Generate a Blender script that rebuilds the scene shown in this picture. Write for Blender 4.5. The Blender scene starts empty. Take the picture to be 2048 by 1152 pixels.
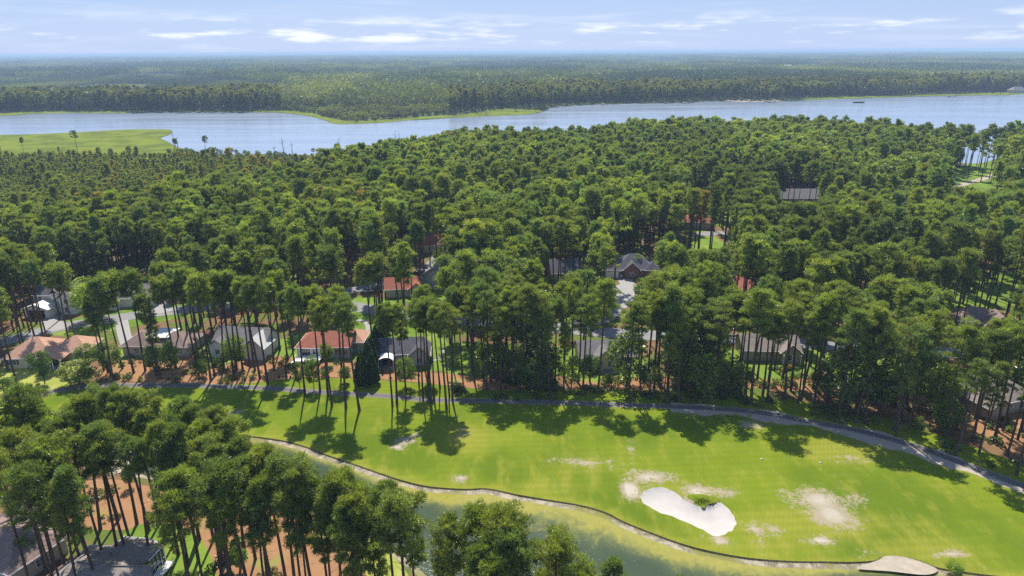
import bpy, bmesh, math, random
import numpy as np
from mathutils import Matrix, Vector, noise
from mathutils.geometry import delaunay_2d_cdt

R = math.radians
random.seed(7)
rng = np.random.default_rng(11)
SC = bpy.context.scene
COL = SC.collection

# ------------------------------------------------------------------ camera
CAM_H = 75.0
F = 1365.0                      # focal length in photograph pixels (2048 wide)
PITCH = R(19.15)
ROLL = R(-0.34)
CAM_M = Matrix.Rotation(math.pi / 2 - PITCH, 3, 'X') @ Matrix.Rotation(ROLL, 3, 'Z')
CAM_I = CAM_M.transposed()
cd = bpy.data.cameras.new('camera')
cam = bpy.data.objects.new('camera', cd)
COL.objects.link(cam)
cam.matrix_world = Matrix.Translation((0, 0, CAM_H)) @ CAM_M.to_4x4()
cd.sensor_width = 36.0
cd.lens = F / 2048 * 36
cd.clip_start = 0.5
cd.clip_end = 200000
SC.camera = cam

# ------------------------------------------------------------------ light
SUN_AZ = R(-9.0)                # from +Y (the view direction) towards +X
SUN_EL = R(56.0)
SC.view_settings.view_transform = 'Standard'
SC.view_settings.look = 'None'
SC.view_settings.gamma = 1.0
SC.view_settings.use_curve_mapping = False
SC.view_settings.exposure = 0.75
SKY_STRENGTH = 0.055
world = bpy.data.worlds.new('World')
SC.world = world
world.use_nodes = True
wt = world.node_tree
wt.nodes.clear()


def nn(t, kind, **kw):
    n = t.nodes.new(kind)
    for k, v in kw.items():
        setattr(n, k, v)
    return n


def lk(t, a, b):
    t.links.new(a, b)


def mth(t, op, a, b=None, clamp=False):
    n = nn(t, 'ShaderNodeMath', operation=op, use_clamp=clamp)
    for i, v in enumerate((a, b)):
        if v is None:
            continue
        if isinstance(v, (int, float)):
            n.inputs[i].default_value = v
        else:
            lk(t, v, n.inputs[i])
    return n.outputs[0]


def mixc(t, fac, a, b, blend='MIX'):
    n = nn(t, 'ShaderNodeMix', data_type='RGBA', blend_type=blend)
    for s, v in ((n.inputs[0], fac), (n.inputs[6], a), (n.inputs[7], b)):
        if isinstance(v, (int, float)):
            s.default_value = v
        elif isinstance(v, (tuple, list)):
            s.default_value = (*v[:3], 1)
        else:
            lk(t, v, s)
    return n.outputs[2]


def ramp(t, fac, lo, hi, smooth=True):
    n = nn(t, 'ShaderNodeMapRange', interpolation_type='SMOOTHSTEP' if smooth else 'LINEAR')
    lk(t, fac, n.inputs[0])
    n.inputs[1].default_value = lo
    n.inputs[2].default_value = hi
    return n.outputs[0]


def noise_t(t, vec, scale, detail=4, rough=0.55, dist=0.0):
    n = nn(t, 'ShaderNodeTexNoise')
    n.inputs['Scale'].default_value = scale
    n.inputs['Detail'].default_value = detail
    n.inputs['Roughness'].default_value = rough
    n.inputs['Distortion'].default_value = dist
    if vec is not None:
        lk(t, vec, n.inputs['Vector'])
    return n.outputs[0]


def mapping(t, vec, scale=(1, 1, 1), rot=(0, 0, 0), loc=(0, 0, 0)):
    n = nn(t, 'ShaderNodeMapping')
    n.inputs['Scale'].default_value = scale
    n.inputs['Rotation'].default_value = rot
    n.inputs['Location'].default_value = loc
    lk(t, vec, n.inputs['Vector'])
    return n.outputs[0]


sky = nn(wt, 'ShaderNodeTexSky', sky_type='NISHITA')
sky.sun_disc = False
sky.sun_elevation = SUN_EL
sky.sun_rotation = SUN_AZ
sky.altitude = 100
sky.air_density = 1.0
sky.dust_density = 0.6
sky.ozone_density = 2.0
tc = nn(wt, 'ShaderNodeTexCoord')
sep = nn(wt, 'ShaderNodeSeparateXYZ')
lk(wt, tc.outputs['Generated'], sep.inputs[0])
# small fair-weather cumulus low over the horizon, by direction
v1 = mapping(wt, tc.outputs['Generated'], (6.5, 6.5, 44), loc=(3.1, 0.7, 1.2))
n1 = noise_t(wt, v1, 1.3, 7, 0.56)
band = mth(wt, 'MULTIPLY', ramp(wt, sep.outputs[2], 0.0, 0.02), ramp(wt, sep.outputs[2], 0.056, 0.024))
cum = mth(wt, 'MULTIPLY', ramp(wt, n1, 0.50, 0.68), band)
# wispy high cloud
v2 = mapping(wt, tc.outputs['Generated'], (2.2, 2.2, 34), rot=(0.0, R(3), 0), loc=(0.3, 1.7, 0))
n2 = noise_t(wt, v2, 1.6, 6, 0.6, 0.4)
cir = mth(wt, 'MULTIPLY', ramp(wt, n2, 0.50, 0.78), 0.28)
hazeb = mth(wt, 'MULTIPLY', ramp(wt, sep.outputs[2], 0.10, -0.01), 0.42)
m1 = mth(wt, 'MAXIMUM', mth(wt, 'MULTIPLY', cum, 0.85), cir)
SKY_BLUE = (4.0, 6.2, 11.5)
tint = mixc(wt, 0.62, sky.outputs[0], SKY_BLUE)
base = mixc(wt, hazeb, tint, (7.6, 9.2, 12.6))
skyc = mixc(wt, m1, base, (11.8, 12.2, 13.2))
bg = nn(wt, 'ShaderNodeBackground')
bg.inputs[1].default_value = SKY_STRENGTH
lk(wt, skyc, bg.inputs[0])
wo = nn(wt, 'ShaderNodeOutputWorld')
lk(wt, bg.outputs[0], wo.inputs[0])

sd = bpy.data.lights.new('sun', 'SUN')
sd.energy = 4.6
sd.angle = R(0.53)
sd.color = (1.0, 0.95, 0.86)
sun = bpy.data.objects.new('sun', sd)
COL.objects.link(sun)
SUN_DIR = Vector((math.sin(SUN_AZ) * math.cos(SUN_EL), math.cos(SUN_AZ) * math.cos(SUN_EL), math.sin(SUN_EL)))
sun.rotation_euler = SUN_DIR.to_track_quat('Z', 'Y').to_euler()
sun.location = SUN_DIR * 200

SC.render.engine = 'CYCLES'
cy = SC.cycles
cy.max_bounces = 6
cy.diffuse_bounces = 3
cy.glossy_bounces = 3
cy.transmission_bounces = 4
cy.volume_bounces = 0
cy.transparent_max_bounces = 6
cy.caustics_reflective = False
cy.caustics_refractive = False
cy.sample_clamp_indirect = 3.0
cy.sample_clamp_direct = 7.0
cy.use_adaptive_sampling = True
cy.adaptive_threshold = 0.01
cy.use_denoising = False


# ------------------------------------------------------------------ helpers
def at(px, py, z=0.0):
    """Where the line of sight through a photograph pixel meets height z."""
    d = CAM_M @ Vector((px - 1024, -(py - 576), -F))
    t = (z - CAM_H) / d.z
    return (d.x * t, d.y * t)


def proj(x, y, z=0.0):
    v = CAM_I @ Vector((x, y, z - CAM_H))
    if v.z > -1:
        return (-9999, -9999)
    return (1024 + v.x / -v.z * F, 576 - v.y / -v.z * F)


_I = np.array(CAM_I)


def proj_n(P):
    v = (P - np.array([0, 0, CAM_H])) @ _I.T
    w = np.maximum(-v[:, 2], 1.0)
    return np.stack([1024 + v[:, 0] / w * F, 576 - v[:, 1] / w * F], 1), -v[:, 2]


def spline(pts, n=8, closed=True):
    P = [Vector(p[:2]) for p in pts]
    out = []
    m = len(P)
    for i in range(m if closed else m - 1):
        if closed:
            a, b, c, d = P[(i - 1) % m], P[i], P[(i + 1) % m], P[(i + 2) % m]
        else:
            a, b, c, d = P[max(i - 1, 0)], P[i], P[i + 1], P[min(i + 2, m - 1)]
        for k in range(n):
            t = k / n
            out.append(0.5 * ((2 * b) + (c - a) * t + (2 * a - 5 * b + 4 * c - d) * t * t + (3 * b - a - 3 * c + d) * t ** 3))
    if not closed:
        out.append(P[-1])
    return np.array([(p.x, p.y) for p in out])


def px_poly(pts, n=6, closed=True):
    return spline([at(*p) for p in pts], n, closed)


def inside(P, poly):
    P = np.atleast_2d(P)
    x, y = P[:, 0], P[:, 1]
    c = np.zeros(len(P), bool)
    X, Y = poly[:, 0], poly[:, 1]
    j = len(poly) - 1
    for i in range(len(poly)):
        cond = (Y[i] > y) != (Y[j] > y)
        if cond.any():
            xi = (X[j] - X[i]) * (y - Y[i]) / (Y[j] - Y[i] + 1e-12) + X[i]
            c ^= cond & (x < xi)
        j = i
    return c


def dist_poly(P, poly, closed=True):
    P = np.atleast_2d(P)
    best = np.full(len(P), 1e9)
    m = len(poly)
    for i in range(m if closed else m - 1):
        a = poly[i]
        b = poly[(i + 1) % m]
        ab = b - a
        t = np.clip(((P - a) @ ab) / (ab @ ab + 1e-9), 0, 1)
        d = np.hypot(*(P - (a + t[:, None] * ab)).T)
        best = np.minimum(best, d)
    return best


def mesh_np(name, V, Fc, mats=(), mi=None, col=None, smooth=False):
    me = bpy.data.meshes.new(name)
    V = np.ascontiguousarray(V, np.float32)
    if isinstance(Fc, np.ndarray):
        k = Fc.shape[1]
        me.vertices.add(len(V))
        me.vertices.foreach_set('co', V.ravel())
        me.loops.add(Fc.size)
        me.loops.foreach_set('vertex_index', Fc.ravel().astype(np.int32))
        me.polygons.add(len(Fc))
        me.polygons.foreach_set('loop_start', np.arange(0, Fc.size, k, dtype=np.int32))
        me.polygons.foreach_set('loop_total', np.full(len(Fc), k, np.int32))
    else:
        me.from_pydata([tuple(v) for v in V], [], Fc)
    for m in mats:
        me.materials.append(m)
    if mi is not None:
        me.polygons.foreach_set('material_index', np.asarray(mi, np.int32))
    if smooth:
        me.polygons.foreach_set('use_smooth', np.ones(len(me.polygons), bool))
    if col is not None:
        for an, arr in col.items():
            at_ = me.attributes.new(an, 'FLOAT', 'POINT')
            at_.data.foreach_set('value', np.asarray(arr, np.float32))
    me.update(calc_edges=True)
    return me


def link(name, me, parent=None, loc=None, rot=None, scale=None):
    o = bpy.data.objects.new(name, me)
    COL.objects.link(o)
    if parent is not None:
        o.parent = parent
    if loc is not None:
        o.location = loc
    if rot is not None:
        o.rotation_euler = rot
    if scale is not None:
        o.scale = scale
    return o


def tag(o, label=None, cat=None, group=None, kind=None):
    if label:
        o['label'] = label
    if cat:
        o['category'] = cat
    if group:
        o['group'] = group
    if kind:
        o['kind'] = kind
    return o


def empty(name, loc, rz=0.0):
    o = bpy.data.objects.new(name, None)
    COL.objects.link(o)
    o.location = loc
    o.rotation_euler = (0, 0, rz)
    o.empty_display_size = 0.5
    return o


# ------------------------------------------------------------------ materials
def new_mat(name):
    m = bpy.data.materials.new(name)
    m.use_nodes = True
    t = m.node_tree
    t.nodes.clear()
    out = nn(t, 'ShaderNodeOutputMaterial')
    return m, t, out


def attr(t, name, kind='GEOMETRY'):
    n = nn(t, 'ShaderNodeAttribute', attribute_name=name, attribute_type=kind)
    return n


def pos(t):
    return nn(t, 'ShaderNodeNewGeometry').outputs['Position']


def princ(t, out, color, rough=0.8, spec=0.3, bump=None, metallic=0.0):
    b = nn(t, 'ShaderNodeBsdfPrincipled')
    if isinstance(color, tuple):
        b.inputs['Base Color'].default_value = (*color, 1)
    else:
        lk(t, color, b.inputs['Base Color'])
    if isinstance(rough, (int, float)):
        b.inputs['Roughness'].default_value = rough
    else:
        lk(t, rough, b.inputs['Roughness'])
    b.inputs['Specular IOR Level'].default_value = spec
    b.inputs['Metallic'].default_value = metallic
    if bump is not None:
        bn = nn(t, 'ShaderNodeBump')
        bn.inputs['Strength'].default_value = bump[1]
        bn.inputs['Distance'].default_value = bump[2]
        lk(t, bump[0], bn.inputs['Height'])
        lk(t, bn.outputs[0], b.inputs['Normal'])
    lk(t, b.outputs[0], out.inputs[0])
    return b


def simple(name, c, rough=0.7, var=0.12, scale=1.5, spec=0.3, metallic=0.0, objspace=True):
    m, t, out = new_mat(name)
    vec = nn(t, 'ShaderNodeTexCoord').outputs['Object'] if objspace else pos(t)
    n = noise_t(t, vec, scale, 5)
    lo = tuple(max(0, x * (1 - var * 2)) for x in c)
    hi = tuple(min(1, x * (1 + var * 2)) for x in c)
    princ(t, out, mixc(t, n, lo, hi), rough, spec, metallic=metallic)
    return m


def foliage(name, c_dark, c_light, transl=0.38, far=False, gloss=0.05):
    """Leaf and needle material: 'shade' varies from tuft to tuft, 'tint' from plant to plant."""
    m, t, out = new_mat(name)
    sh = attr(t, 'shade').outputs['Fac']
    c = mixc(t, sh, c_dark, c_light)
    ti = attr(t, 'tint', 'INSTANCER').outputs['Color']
    c = mixc(t, 1.0, c, ti, 'MULTIPLY')
    if far:
        p = pos(t)
        v = mapping(t, p, (1, 0.55, 0))
        a = noise_t(t, v, 1 / 260.0, 4, 0.6)
        b = noise_t(t, mapping(t, p, (1, 0.45, 0), loc=(900, 400, 0)), 1 / 700.0, 3, 0.5)
        c = mixc(t, ramp(t, a, 0.50, 0.60), c, mixc(t, sh, (0.19, 0.22, 0.045), (0.31, 0.34, 0.085)))
        c = mixc(t, ramp(t, b, 0.49, 0.55), c, mixc(t, sh, (0.035, 0.055, 0.024), (0.085, 0.11, 0.045)))
        d = noise_t(t, p, 1 / 30.0, 3, 0.6)
        c = mixc(t, mth(t, 'MULTIPLY', ramp(t, d, 0.58, 0.72), 0.5), c, (0.22, 0.18, 0.09))
    df = nn(t, 'ShaderNodeBsdfDiffuse')
    tr = nn(t, 'ShaderNodeBsdfTranslucent')
    lk(t, c, df.inputs[0])
    tcx = mixc(t, 1.0, c, (1.25, 1.2, 0.55), 'MULTIPLY')
    lk(t, tcx, tr.inputs[0])
    mx = nn(t, 'ShaderNodeMixShader')
    mx.inputs[0].default_value = transl
    lk(t, df.outputs[0], mx.inputs[1])
    lk(t, tr.outputs[0], mx.inputs[2])
    gl = nn(t, 'ShaderNodeBsdfGlossy')
    gl.inputs['Roughness'].default_value = 0.42
    gl.inputs['Color'].default_value = (0.9, 0.95, 0.8, 1)
    m2 = nn(t, 'ShaderNodeMixShader')
    m2.inputs[0].default_value = gloss
    lk(t, mx.outputs[0], m2.inputs[1])
    lk(t, gl.outputs[0], m2.inputs[2])
    lk(t, m2.outputs[0], out.inputs[0])
    return m


M = {}
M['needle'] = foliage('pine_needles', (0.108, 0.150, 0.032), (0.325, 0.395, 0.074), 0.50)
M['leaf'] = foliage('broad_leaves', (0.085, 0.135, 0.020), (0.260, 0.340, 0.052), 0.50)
M['cypress'] = foliage('cypress_leaves', (0.018, 0.048, 0.012), (0.050, 0.105, 0.028), 0.2)
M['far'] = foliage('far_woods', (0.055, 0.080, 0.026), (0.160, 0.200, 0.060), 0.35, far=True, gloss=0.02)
M['reed'] = foliage('marsh_reeds', (0.14, 0.17, 0.035), (0.27, 0.31, 0.06), 0.35, gloss=0.02)
M['grassblade'] = foliage('grass_blades', (0.05, 0.09, 0.015), (0.16, 0.22, 0.03), 0.35, gloss=0.02)

m, t, out = new_mat('pine_bark')
n = noise_t(t, mapping(t, nn(t, 'ShaderNodeTexCoord').outputs['Object'], (6, 6, 1.2)), 1.6, 6)
c = mixc(t, ramp(t, n, 0.35, 0.7), (0.045, 0.032, 0.025), (0.17, 0.115, 0.085))
princ(t, out, c, 0.9, 0.15, (n, 0.6, 0.05))
M['bark'] = m
M['deadwood'] = simple('weathered_grey_wood', (0.20, 0.18, 0.16), 0.85, 0.2, 3)

# forest floor: pine straw, leaf litter and low green
m, t, out = new_mat('forest_floor')
p = pos(t)
a = noise_t(t, p, 1 / 9.0, 6, 0.62)
b = noise_t(t, p, 1 / 1.3, 5, 0.7)
straw = mixc(t, b, (0.10, 0.055, 0.028), (0.235, 0.140, 0.072))
green = mixc(t, b, (0.045, 0.07, 0.014), (0.13, 0.175, 0.028))
c = mixc(t, ramp(t, a, 0.44, 0.58), straw, green)
far_g = mixc(t, noise_t(t, p, 1 / 300.0, 5), (0.035, 0.055, 0.02), (0.10, 0.13, 0.04))
sp = nn(t, 'ShaderNodeSeparateXYZ')
lk(t, p, sp.inputs[0])
c = mixc(t, ramp(t, sp.outputs[1], 560, 900), c, far_g)
princ(t, out, c, 0.95, 0.1, (b, 0.5, 0.08))
M['floor'] = m

m, t, out = new_mat('pine_straw')
p = pos(t)
a = noise_t(t, p, 1 / 3.5, 6, 0.65)
b = noise_t(t, p, 1 / 0.5, 5, 0.75)
c = mixc(t, a, (0.20, 0.098, 0.046), (0.37, 0.205, 0.100))
c = mixc(t, ramp(t, b, 0.5, 0.75), c, (0.17, 0.085, 0.045))
g = noise_t(t, p, 1 / 6.0, 5, 0.6)
c = mixc(t, mth(t, 'MULTIPLY', ramp(t, g, 0.56, 0.68), 0.75), c, (0.20, 0.22, 0.05))
princ(t, out, c, 0.95, 0.1, (b, 0.5, 0.06))
M['straw'] = m


def turf(name, dark, mid, dry, mown=False):
    m, t, out = new_mat(name)
    p = pos(t)
    big = noise_t(t, p, 1 / 26.0, 5, 0.55)
    med = noise_t(t, mapping(t, p, (1, 0.35, 1), rot=(0, 0, R(12))), 1 / 2.8, 5, 0.65)
    fin = noise_t(t, p, 1 / 0.45, 5, 0.8)
    c = mixc(t, ramp(t, big, 0.36, 0.62), dark, mid)
    c = mixc(t, mth(t, 'MULTIPLY', ramp(t, med, 0.48, 0.70), 0.55), c, dry)
    if mown:
        dr = attr(t, 'dry').outputs['Fac']
        j = mth(t, 'ADD', dr, mth(t, 'MULTIPLY', mth(t, 'SUBTRACT', med, 0.5), 0.9))
        c = mixc(t, mth(t, 'MULTIPLY', ramp(t, j, 0.25, 0.85), 0.85), c, dry)
        st = nn(t, 'ShaderNodeTexWave', wave_type='BANDS', bands_direction='Y')
        st.inputs['Scale'].default_value = 0.16
        st.inputs['Distortion'].default_value = 1.6
        st.inputs['Detail'].default_value = 3
        lk(t, mapping(t, p, (0.25, 1, 1), rot=(0, 0, R(-10))), st.inputs['Vector'])
        c = mixc(t, mth(t, 'MULTIPLY', st.outputs['Fac'], 0.22), c, dark)
        mo = nn(t, 'ShaderNodeTexWave', wave_type='BANDS', bands_direction='X')
        mo.inputs['Scale'].default_value = 0.42
        mo.inputs['Distortion'].default_value = 0.5
        lk(t, mapping(t, p, rot=(0, 0, R(24))), mo.inputs['Vector'])
        c = mixc(t, mth(t, 'MULTIPLY', mo.outputs['Fac'], 0.12), c, dark)
        ba = attr(t, 'bare').outputs['Fac']
        k = mth(t, 'ADD', ba, mth(t, 'MULTIPLY', mth(t, 'SUBTRACT', noise_t(t, p, 1 / 0.9, 8, 0.85, 0.8), 0.5), 3.4))
        k = mth(t, 'ADD', k, mth(t, 'MULTIPLY', mth(t, 'SUBTRACT', noise_t(t, p, 1 / 5.0, 4, 0.6, 0.5), 0.5), 1.2))
        soil = mixc(t, fin, (0.25, 0.195, 0.13), (0.36, 0.30, 0.225))
        soil = mixc(t, ramp(t, ba, 0.7, 1.05), soil, (0.42, 0.37, 0.31))
        c = mixc(t, mth(t, 'MULTIPLY', ramp(t, k, 0.45, 0.75), 0.92), c, soil)
    c = mixc(t, mth(t, 'MULTIPLY', ramp(t, fin, 0.45, 0.8), 0.35), c, dark)
    princ(t, out, c, 0.95, 0.03, (fin, 0.4, 0.05))
    return m


M['fairway'] = turf('fairway_turf', (0.090, 0.135, 0.009), (0.152, 0.195, 0.012), (0.235, 0.228, 0.030), True)
M['lawn'] = turf('lawn_turf', (0.090, 0.155, 0.020), (0.155, 0.230, 0.032), (0.25, 0.26, 0.07))
M['dryturf'] = turf('dry_lawn_turf', (0.230, 0.260, 0.050), (0.330, 0.330, 0.075), (0.430, 0.370, 0.140))
M['marsh'] = turf('marsh_grass', (0.085, 0.115, 0.012), (0.150, 0.185, 0.014), (0.185, 0.150, 0.060))

m, t, out = new_mat('bunker_sand')
p = pos(t)
w = nn(t, 'ShaderNodeTexWave', wave_type='RINGS', rings_direction='Z')
w.inputs['Scale'].default_value = 0.55
w.inputs['Distortion'].default_value = 2.0
lk(t, mapping(t, p, loc=(-30, -92, 0)), w.inputs['Vector'])
n = noise_t(t, p, 1 / 1.6, 6, 0.65)
c = mixc(t, n, (0.36, 0.32, 0.28), (0.48, 0.455, 0.425))
c = mixc(t, mth(t, 'MULTIPLY', w.outputs['Fac'], 0.12), c, (0.33, 0.28, 0.24))
princ(t, out, c, 0.95, 0.1, (n, 0.4, 0.05))
M['sand'] = m
M['tansand'] = simple('bare_sandy_soil', (0.34, 0.285, 0.215), 0.95, 0.18, 0.8, objspace=False)
M['soil'] = simple('dark_bank_soil', (0.105, 0.088, 0.045), 0.95, 0.35, 1.2, objspace=False)

# muddy shelf below the bank
m, t, out = new_mat('pond_shelf')
p = pos(t)
n = noise_t(t, p, 1 / 1.4, 6, 0.7)
c = mixc(t, ramp(t, n, 0.35, 0.65), (0.15, 0.13, 0.075), (0.36, 0.30, 0.215))
n2 = noise_t(t, mapping(t, p, loc=(40, 3, 0)), 1 / 8.0, 4, 0.6)
c = mixc(t, ramp(t, n2, 0.47, 0.6), c, (0.17, 0.16, 0.035))
princ(t, out, c, 0.8, 0.3, (n, 0.5, 0.08))
M['shelf'] = m

m, t, out = new_mat('asphalt_path')
p = pos(t)
n = noise_t(t, p, 1 / 0.4, 6, 0.8)
n2 = noise_t(t, p, 1 / 5.0, 5, 0.6)
c = mixc(t, n, (0.085, 0.078, 0.075), (0.155, 0.142, 0.135))
ed = attr(t, 'edge').outputs['Fac']
k = mth(t, 'ADD', ed, mth(t, 'MULTIPLY', mth(t, 'SUBTRACT', n2, 0.5), 0.8))
c = mixc(t, ramp(t, k, 0.55, 0.95), c, (0.36, 0.31, 0.25))
princ(t, out, c, 0.9, 0.2, (n, 0.3, 0.02))
M['path'] = m
M['gravel'] = simple('pale_gravel', (0.28, 0.255, 0.225), 0.95, 0.3, 0.7, objspace=False)
m, t, out = new_mat('gravel_and_grass')
p = pos(t)
n = noise_t(t, p, 1 / 0.5, 6, 0.8)
n2 = noise_t(t, p, 1 / 2.6, 6, 0.7)
c = mixc(t, n, (0.22, 0.185, 0.15), (0.46, 0.40, 0.33))
ed = attr(t, 'edge').outputs['Fac']
k = mth(t, 'ADD', ed, mth(t, 'MULTIPLY', mth(t, 'SUBTRACT', n2, 0.5), 3.0))
c = mixc(t, ramp(t, k, 0.35, 0.75), c, mixc(t, n, (0.12, 0.15, 0.015), (0.22, 0.23, 0.03)))
princ(t, out, c, 0.95, 0.1, (n, 0.4, 0.04))
M['gravel'] = m
M['road'] = simple('grey_street_asphalt', (0.20, 0.195, 0.19), 0.9, 0.12, 0.5, objspace=False)
M['concrete'] = simple('pale_concrete', (0.27, 0.255, 0.24), 0.85, 0.10, 0.6, objspace=False)

# pond water with floating algae in the shallows
m, t, out = new_mat('pond_water')
p = pos(t)
al = attr(t, 'algae').outputs['Fac']
n = noise_t(t, mapping(t, p, (1, 1.0, 1), rot=(0, 0, R(-20))), 1 / 2.2, 8, 0.74, 0.9)
n3 = noise_t(t, p, 1 / 11.0, 5, 0.6, 0.6)
k = mth(t, 'ADD', al, mth(t, 'ADD', mth(t, 'MULTIPLY', mth(t, 'SUBTRACT', n, 0.5), 1.1), mth(t, 'MULTIPLY', mth(t, 'SUBTRACT', n3, 0.5), 1.3)))
deep = mixc(t, noise_t(t, p, 1 / 14.0, 3), (0.036, 0.052, 0.022), (0.054, 0.072, 0.028))
shal = mixc(t, ramp(t, mth(t, 'ADD', al, mth(t, 'MULTIPLY', mth(t, 'SUBTRACT', n3, 0.5), 0.8)), 0.1, 0.75), deep, (0.115, 0.130, 0.036))
algc = mixc(t, noise_t(t, p, 1 / 0.8, 6, 0.7), (0.17, 0.165, 0.022), (0.37, 0.32, 0.055))
c = mixc(t, mth(t, 'MULTIPLY', ramp(t, k, 0.30, 0.85), 0.9), shal, algc)
wv = noise_t(t, p, 1 / 0.42, 4, 0.6, 0.3)
wv2 = noise_t(t, p, 1 / 2.4, 3, 0.5)
hh = mth(t, 'ADD', wv, mth(t, 'MULTIPLY', wv2, 1.2))
princ(t, out, c, 0.085, 0.5, (hh, 0.6, 0.068))
M['pond'] = m

m, t, out = new_mat('river_water')
p = pos(t)
wv = noise_t(t, mapping(t, p, (0.6, 1.0, 1)), 1 / 1.5, 6, 0.6)
wl = noise_t(t, mapping(t, p, (0.12, 1.0, 1), rot=(0, 0, R(7))), 1 / 26.0, 6, 0.65, 0.4)
hh = mth(t, 'ADD', wv, mth(t, 'MULTIPLY', wl, 0.15))
c = mixc(t, ramp(t, wl, 0.35, 0.7), (0.215, 0.265, 0.34), (0.27, 0.315, 0.385))  # pale blue base colour stands in for reflected sky
bb = princ(t, out, c, 0.18, 0.9, (hh, 0.35, 0.20))
rr = mth(t, 'ADD', mth(t, 'MULTIPLY', wl, 0.2), 0.10)
lk(t, rr, bb.inputs['Roughness'])
M['river'] = m

# roofs: courses of shingles as fine relief and colour
def roof_mat(name, c, var=0.16):
    m, t, out = new_mat(name)
    v = nn(t, 'ShaderNodeTexCoord').outputs['Object']
    br = nn(t, 'ShaderNodeTexBrick')
    br.inputs['Scale'].default_value = 1.0
    br.inputs['Brick Width'].default_value = 0.9
    br.inputs['Row Height'].default_value = 0.28
    br.inputs['Mortar Size'].default_value = 0.02
    br.inputs['Color1'].default_value = (*[x * (1 - var) for x in c], 1)
    br.inputs['Color2'].default_value = (*[min(1, x * (1 + var)) for x in c], 1)
    br.inputs['Mortar'].default_value = (*[x * 0.55 for x in c], 1)
    lk(t, v, br.inputs['Vector'])
    n = noise_t(t, v, 0.5, 6, 0.7)
    cc = mixc(t, mth(t, 'MULTIPLY', n, 0.35), br.outputs['Color'], tuple(x * 0.6 for x in c))
    princ(t, out, cc, 0.9, 0.2)
    return m


def siding_mat(name, c):
    m, t, out = new_mat(name)
    v = nn(t, 'ShaderNodeTexCoord').outputs['Object']
    w = nn(t, 'ShaderNodeTexWave', wave_type='BANDS', bands_direction='Z', wave_profile='SAW')
    w.inputs['Scale'].default_value = 1.6
    lk(t, v, w.inputs['Vector'])
    cc = mixc(t, mth(t, 'MULTIPLY', w.outputs['Fac'], 0.35), c, tuple(x * 0.68 for x in c))
    cc = mixc(t, mth(t, 'MULTIPLY', noise_t(t, v, 0.8, 5), 0.25), cc, tuple(x * 0.8 for x in c))
    princ(t, out, cc, 0.7, 0.3)
    return m


M['roof_peach'] = roof_mat('peach_brown_shingles', (0.52, 0.30, 0.20))
M['roof_red'] = roof_mat('red_brown_shingles', (0.33, 0.115, 0.075))
M['roof_dark'] = roof_mat('charcoal_shingles', (0.105, 0.10, 0.115))
M['roof_grey'] = roof_mat('grey_shingles', (0.20, 0.185, 0.185))
M['roof_brown'] = roof_mat('brown_shingles', (0.24, 0.17, 0.145))
M['roof_tan'] = roof_mat('tan_grey_shingles', (0.26, 0.22, 0.19))
M['roof_white'] = simple('white_metal_roofing', (0.55, 0.54, 0.52), 0.5, 0.05)
M['wall_yellow'] = siding_mat('pale_yellow_siding', (0.62, 0.53, 0.30))
M['wall_white'] = siding_mat('white_siding', (0.78, 0.77, 0.74))
M['wall_beige'] = siding_mat('beige_siding', (0.52, 0.45, 0.34))
M['wall_grey'] = siding_mat('grey_green_siding', (0.40, 0.43, 0.41))
M['wall_tan'] = siding_mat('tan_stucco', (0.42, 0.34, 0.25))
M['brick'] = roof_mat('red_brown_brickwork', (0.24, 0.13, 0.10))
M['trim'] = simple('white_trim', (0.80, 0.79, 0.77), 0.5, 0.04)
M['rubber'] = simple('black_rubber', (0.02, 0.02, 0.02), 0.8, 0.1)
M['shutter'] = simple('dark_red_shutter', (0.09, 0.02, 0.015), 0.6, 0.1)
M['darkwood'] = simple('dark_wood', (0.06, 0.04, 0.03), 0.8, 0.2)
M['vent'] = simple('dull_metal', (0.35, 0.35, 0.35), 0.4, 0.1, metallic=0.6)
for nm, cc in (('white', (0.75, 0.75, 0.74)), ('black', (0.02, 0.022, 0.026)), ('silver', (0.42, 0.43, 0.45)), ('blue', (0.04, 0.07, 0.14)), ('teal', (0.10, 0.42, 0.45))):
    mm, t, out = new_mat('paint_' + nm)
    b = princ(t, out, cc, 0.3, 0.5)
    b.inputs['Coat Weight'].default_value = 0.6
    M['paint_' + nm] = mm
mm, t, out = new_mat('window_glass')
princ(t, out, (0.025, 0.03, 0.035), 0.06, 0.6)
M['glass'] = mm

# ------------------------------------------------------------------ setting: outlines measured on the photograph
FAR_BANK = [(190, 912), (205, 888), (260, 878), (340, 872), (420, 869), (480, 870), (560, 880), (605, 891), (650, 908), (700, 925), (760, 946), (810, 962), (860, 973), (930, 978), (975, 977), (1040, 990), (1100, 1000), (1160, 1010), (1210, 1024), (1250, 1044), (1300, 1064), (1360, 1086), (1420, 1102), (1500, 1116), (1580, 1122), (1650, 1123), (1700, 1124), (1750, 1121), (1765, 1114), (1800, 1113), (1840, 1122), (1880, 1136), (1960, 1148), (2060, 1160), (2200, 1185)]
NEAR_BANK = [(2200, 1400), (1700, 1290), (1300, 1250), (1000, 1222), (880, 1190), (820, 1140), (760, 1095), (690, 1050), (620, 1018), (540, 998), (450, 985), (350, 968), (260, 952), (205, 938)]
pond = px_poly(FAR_BANK + NEAR_BANK, 5)
BUNKER = [(1280, 995), (1295, 979), (1325, 975), (1350, 985), (1372, 1001), (1395, 1012), (1412, 1011), (1428, 1004), (1448, 1010), (1463, 1026), (1472, 1048), (1462, 1062), (1438, 1071), (1416, 1068), (1398, 1056), (1370, 1043), (1330, 1028), (1300, 1015)]
bunker = px_poly(BUNKER, 8)
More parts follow.
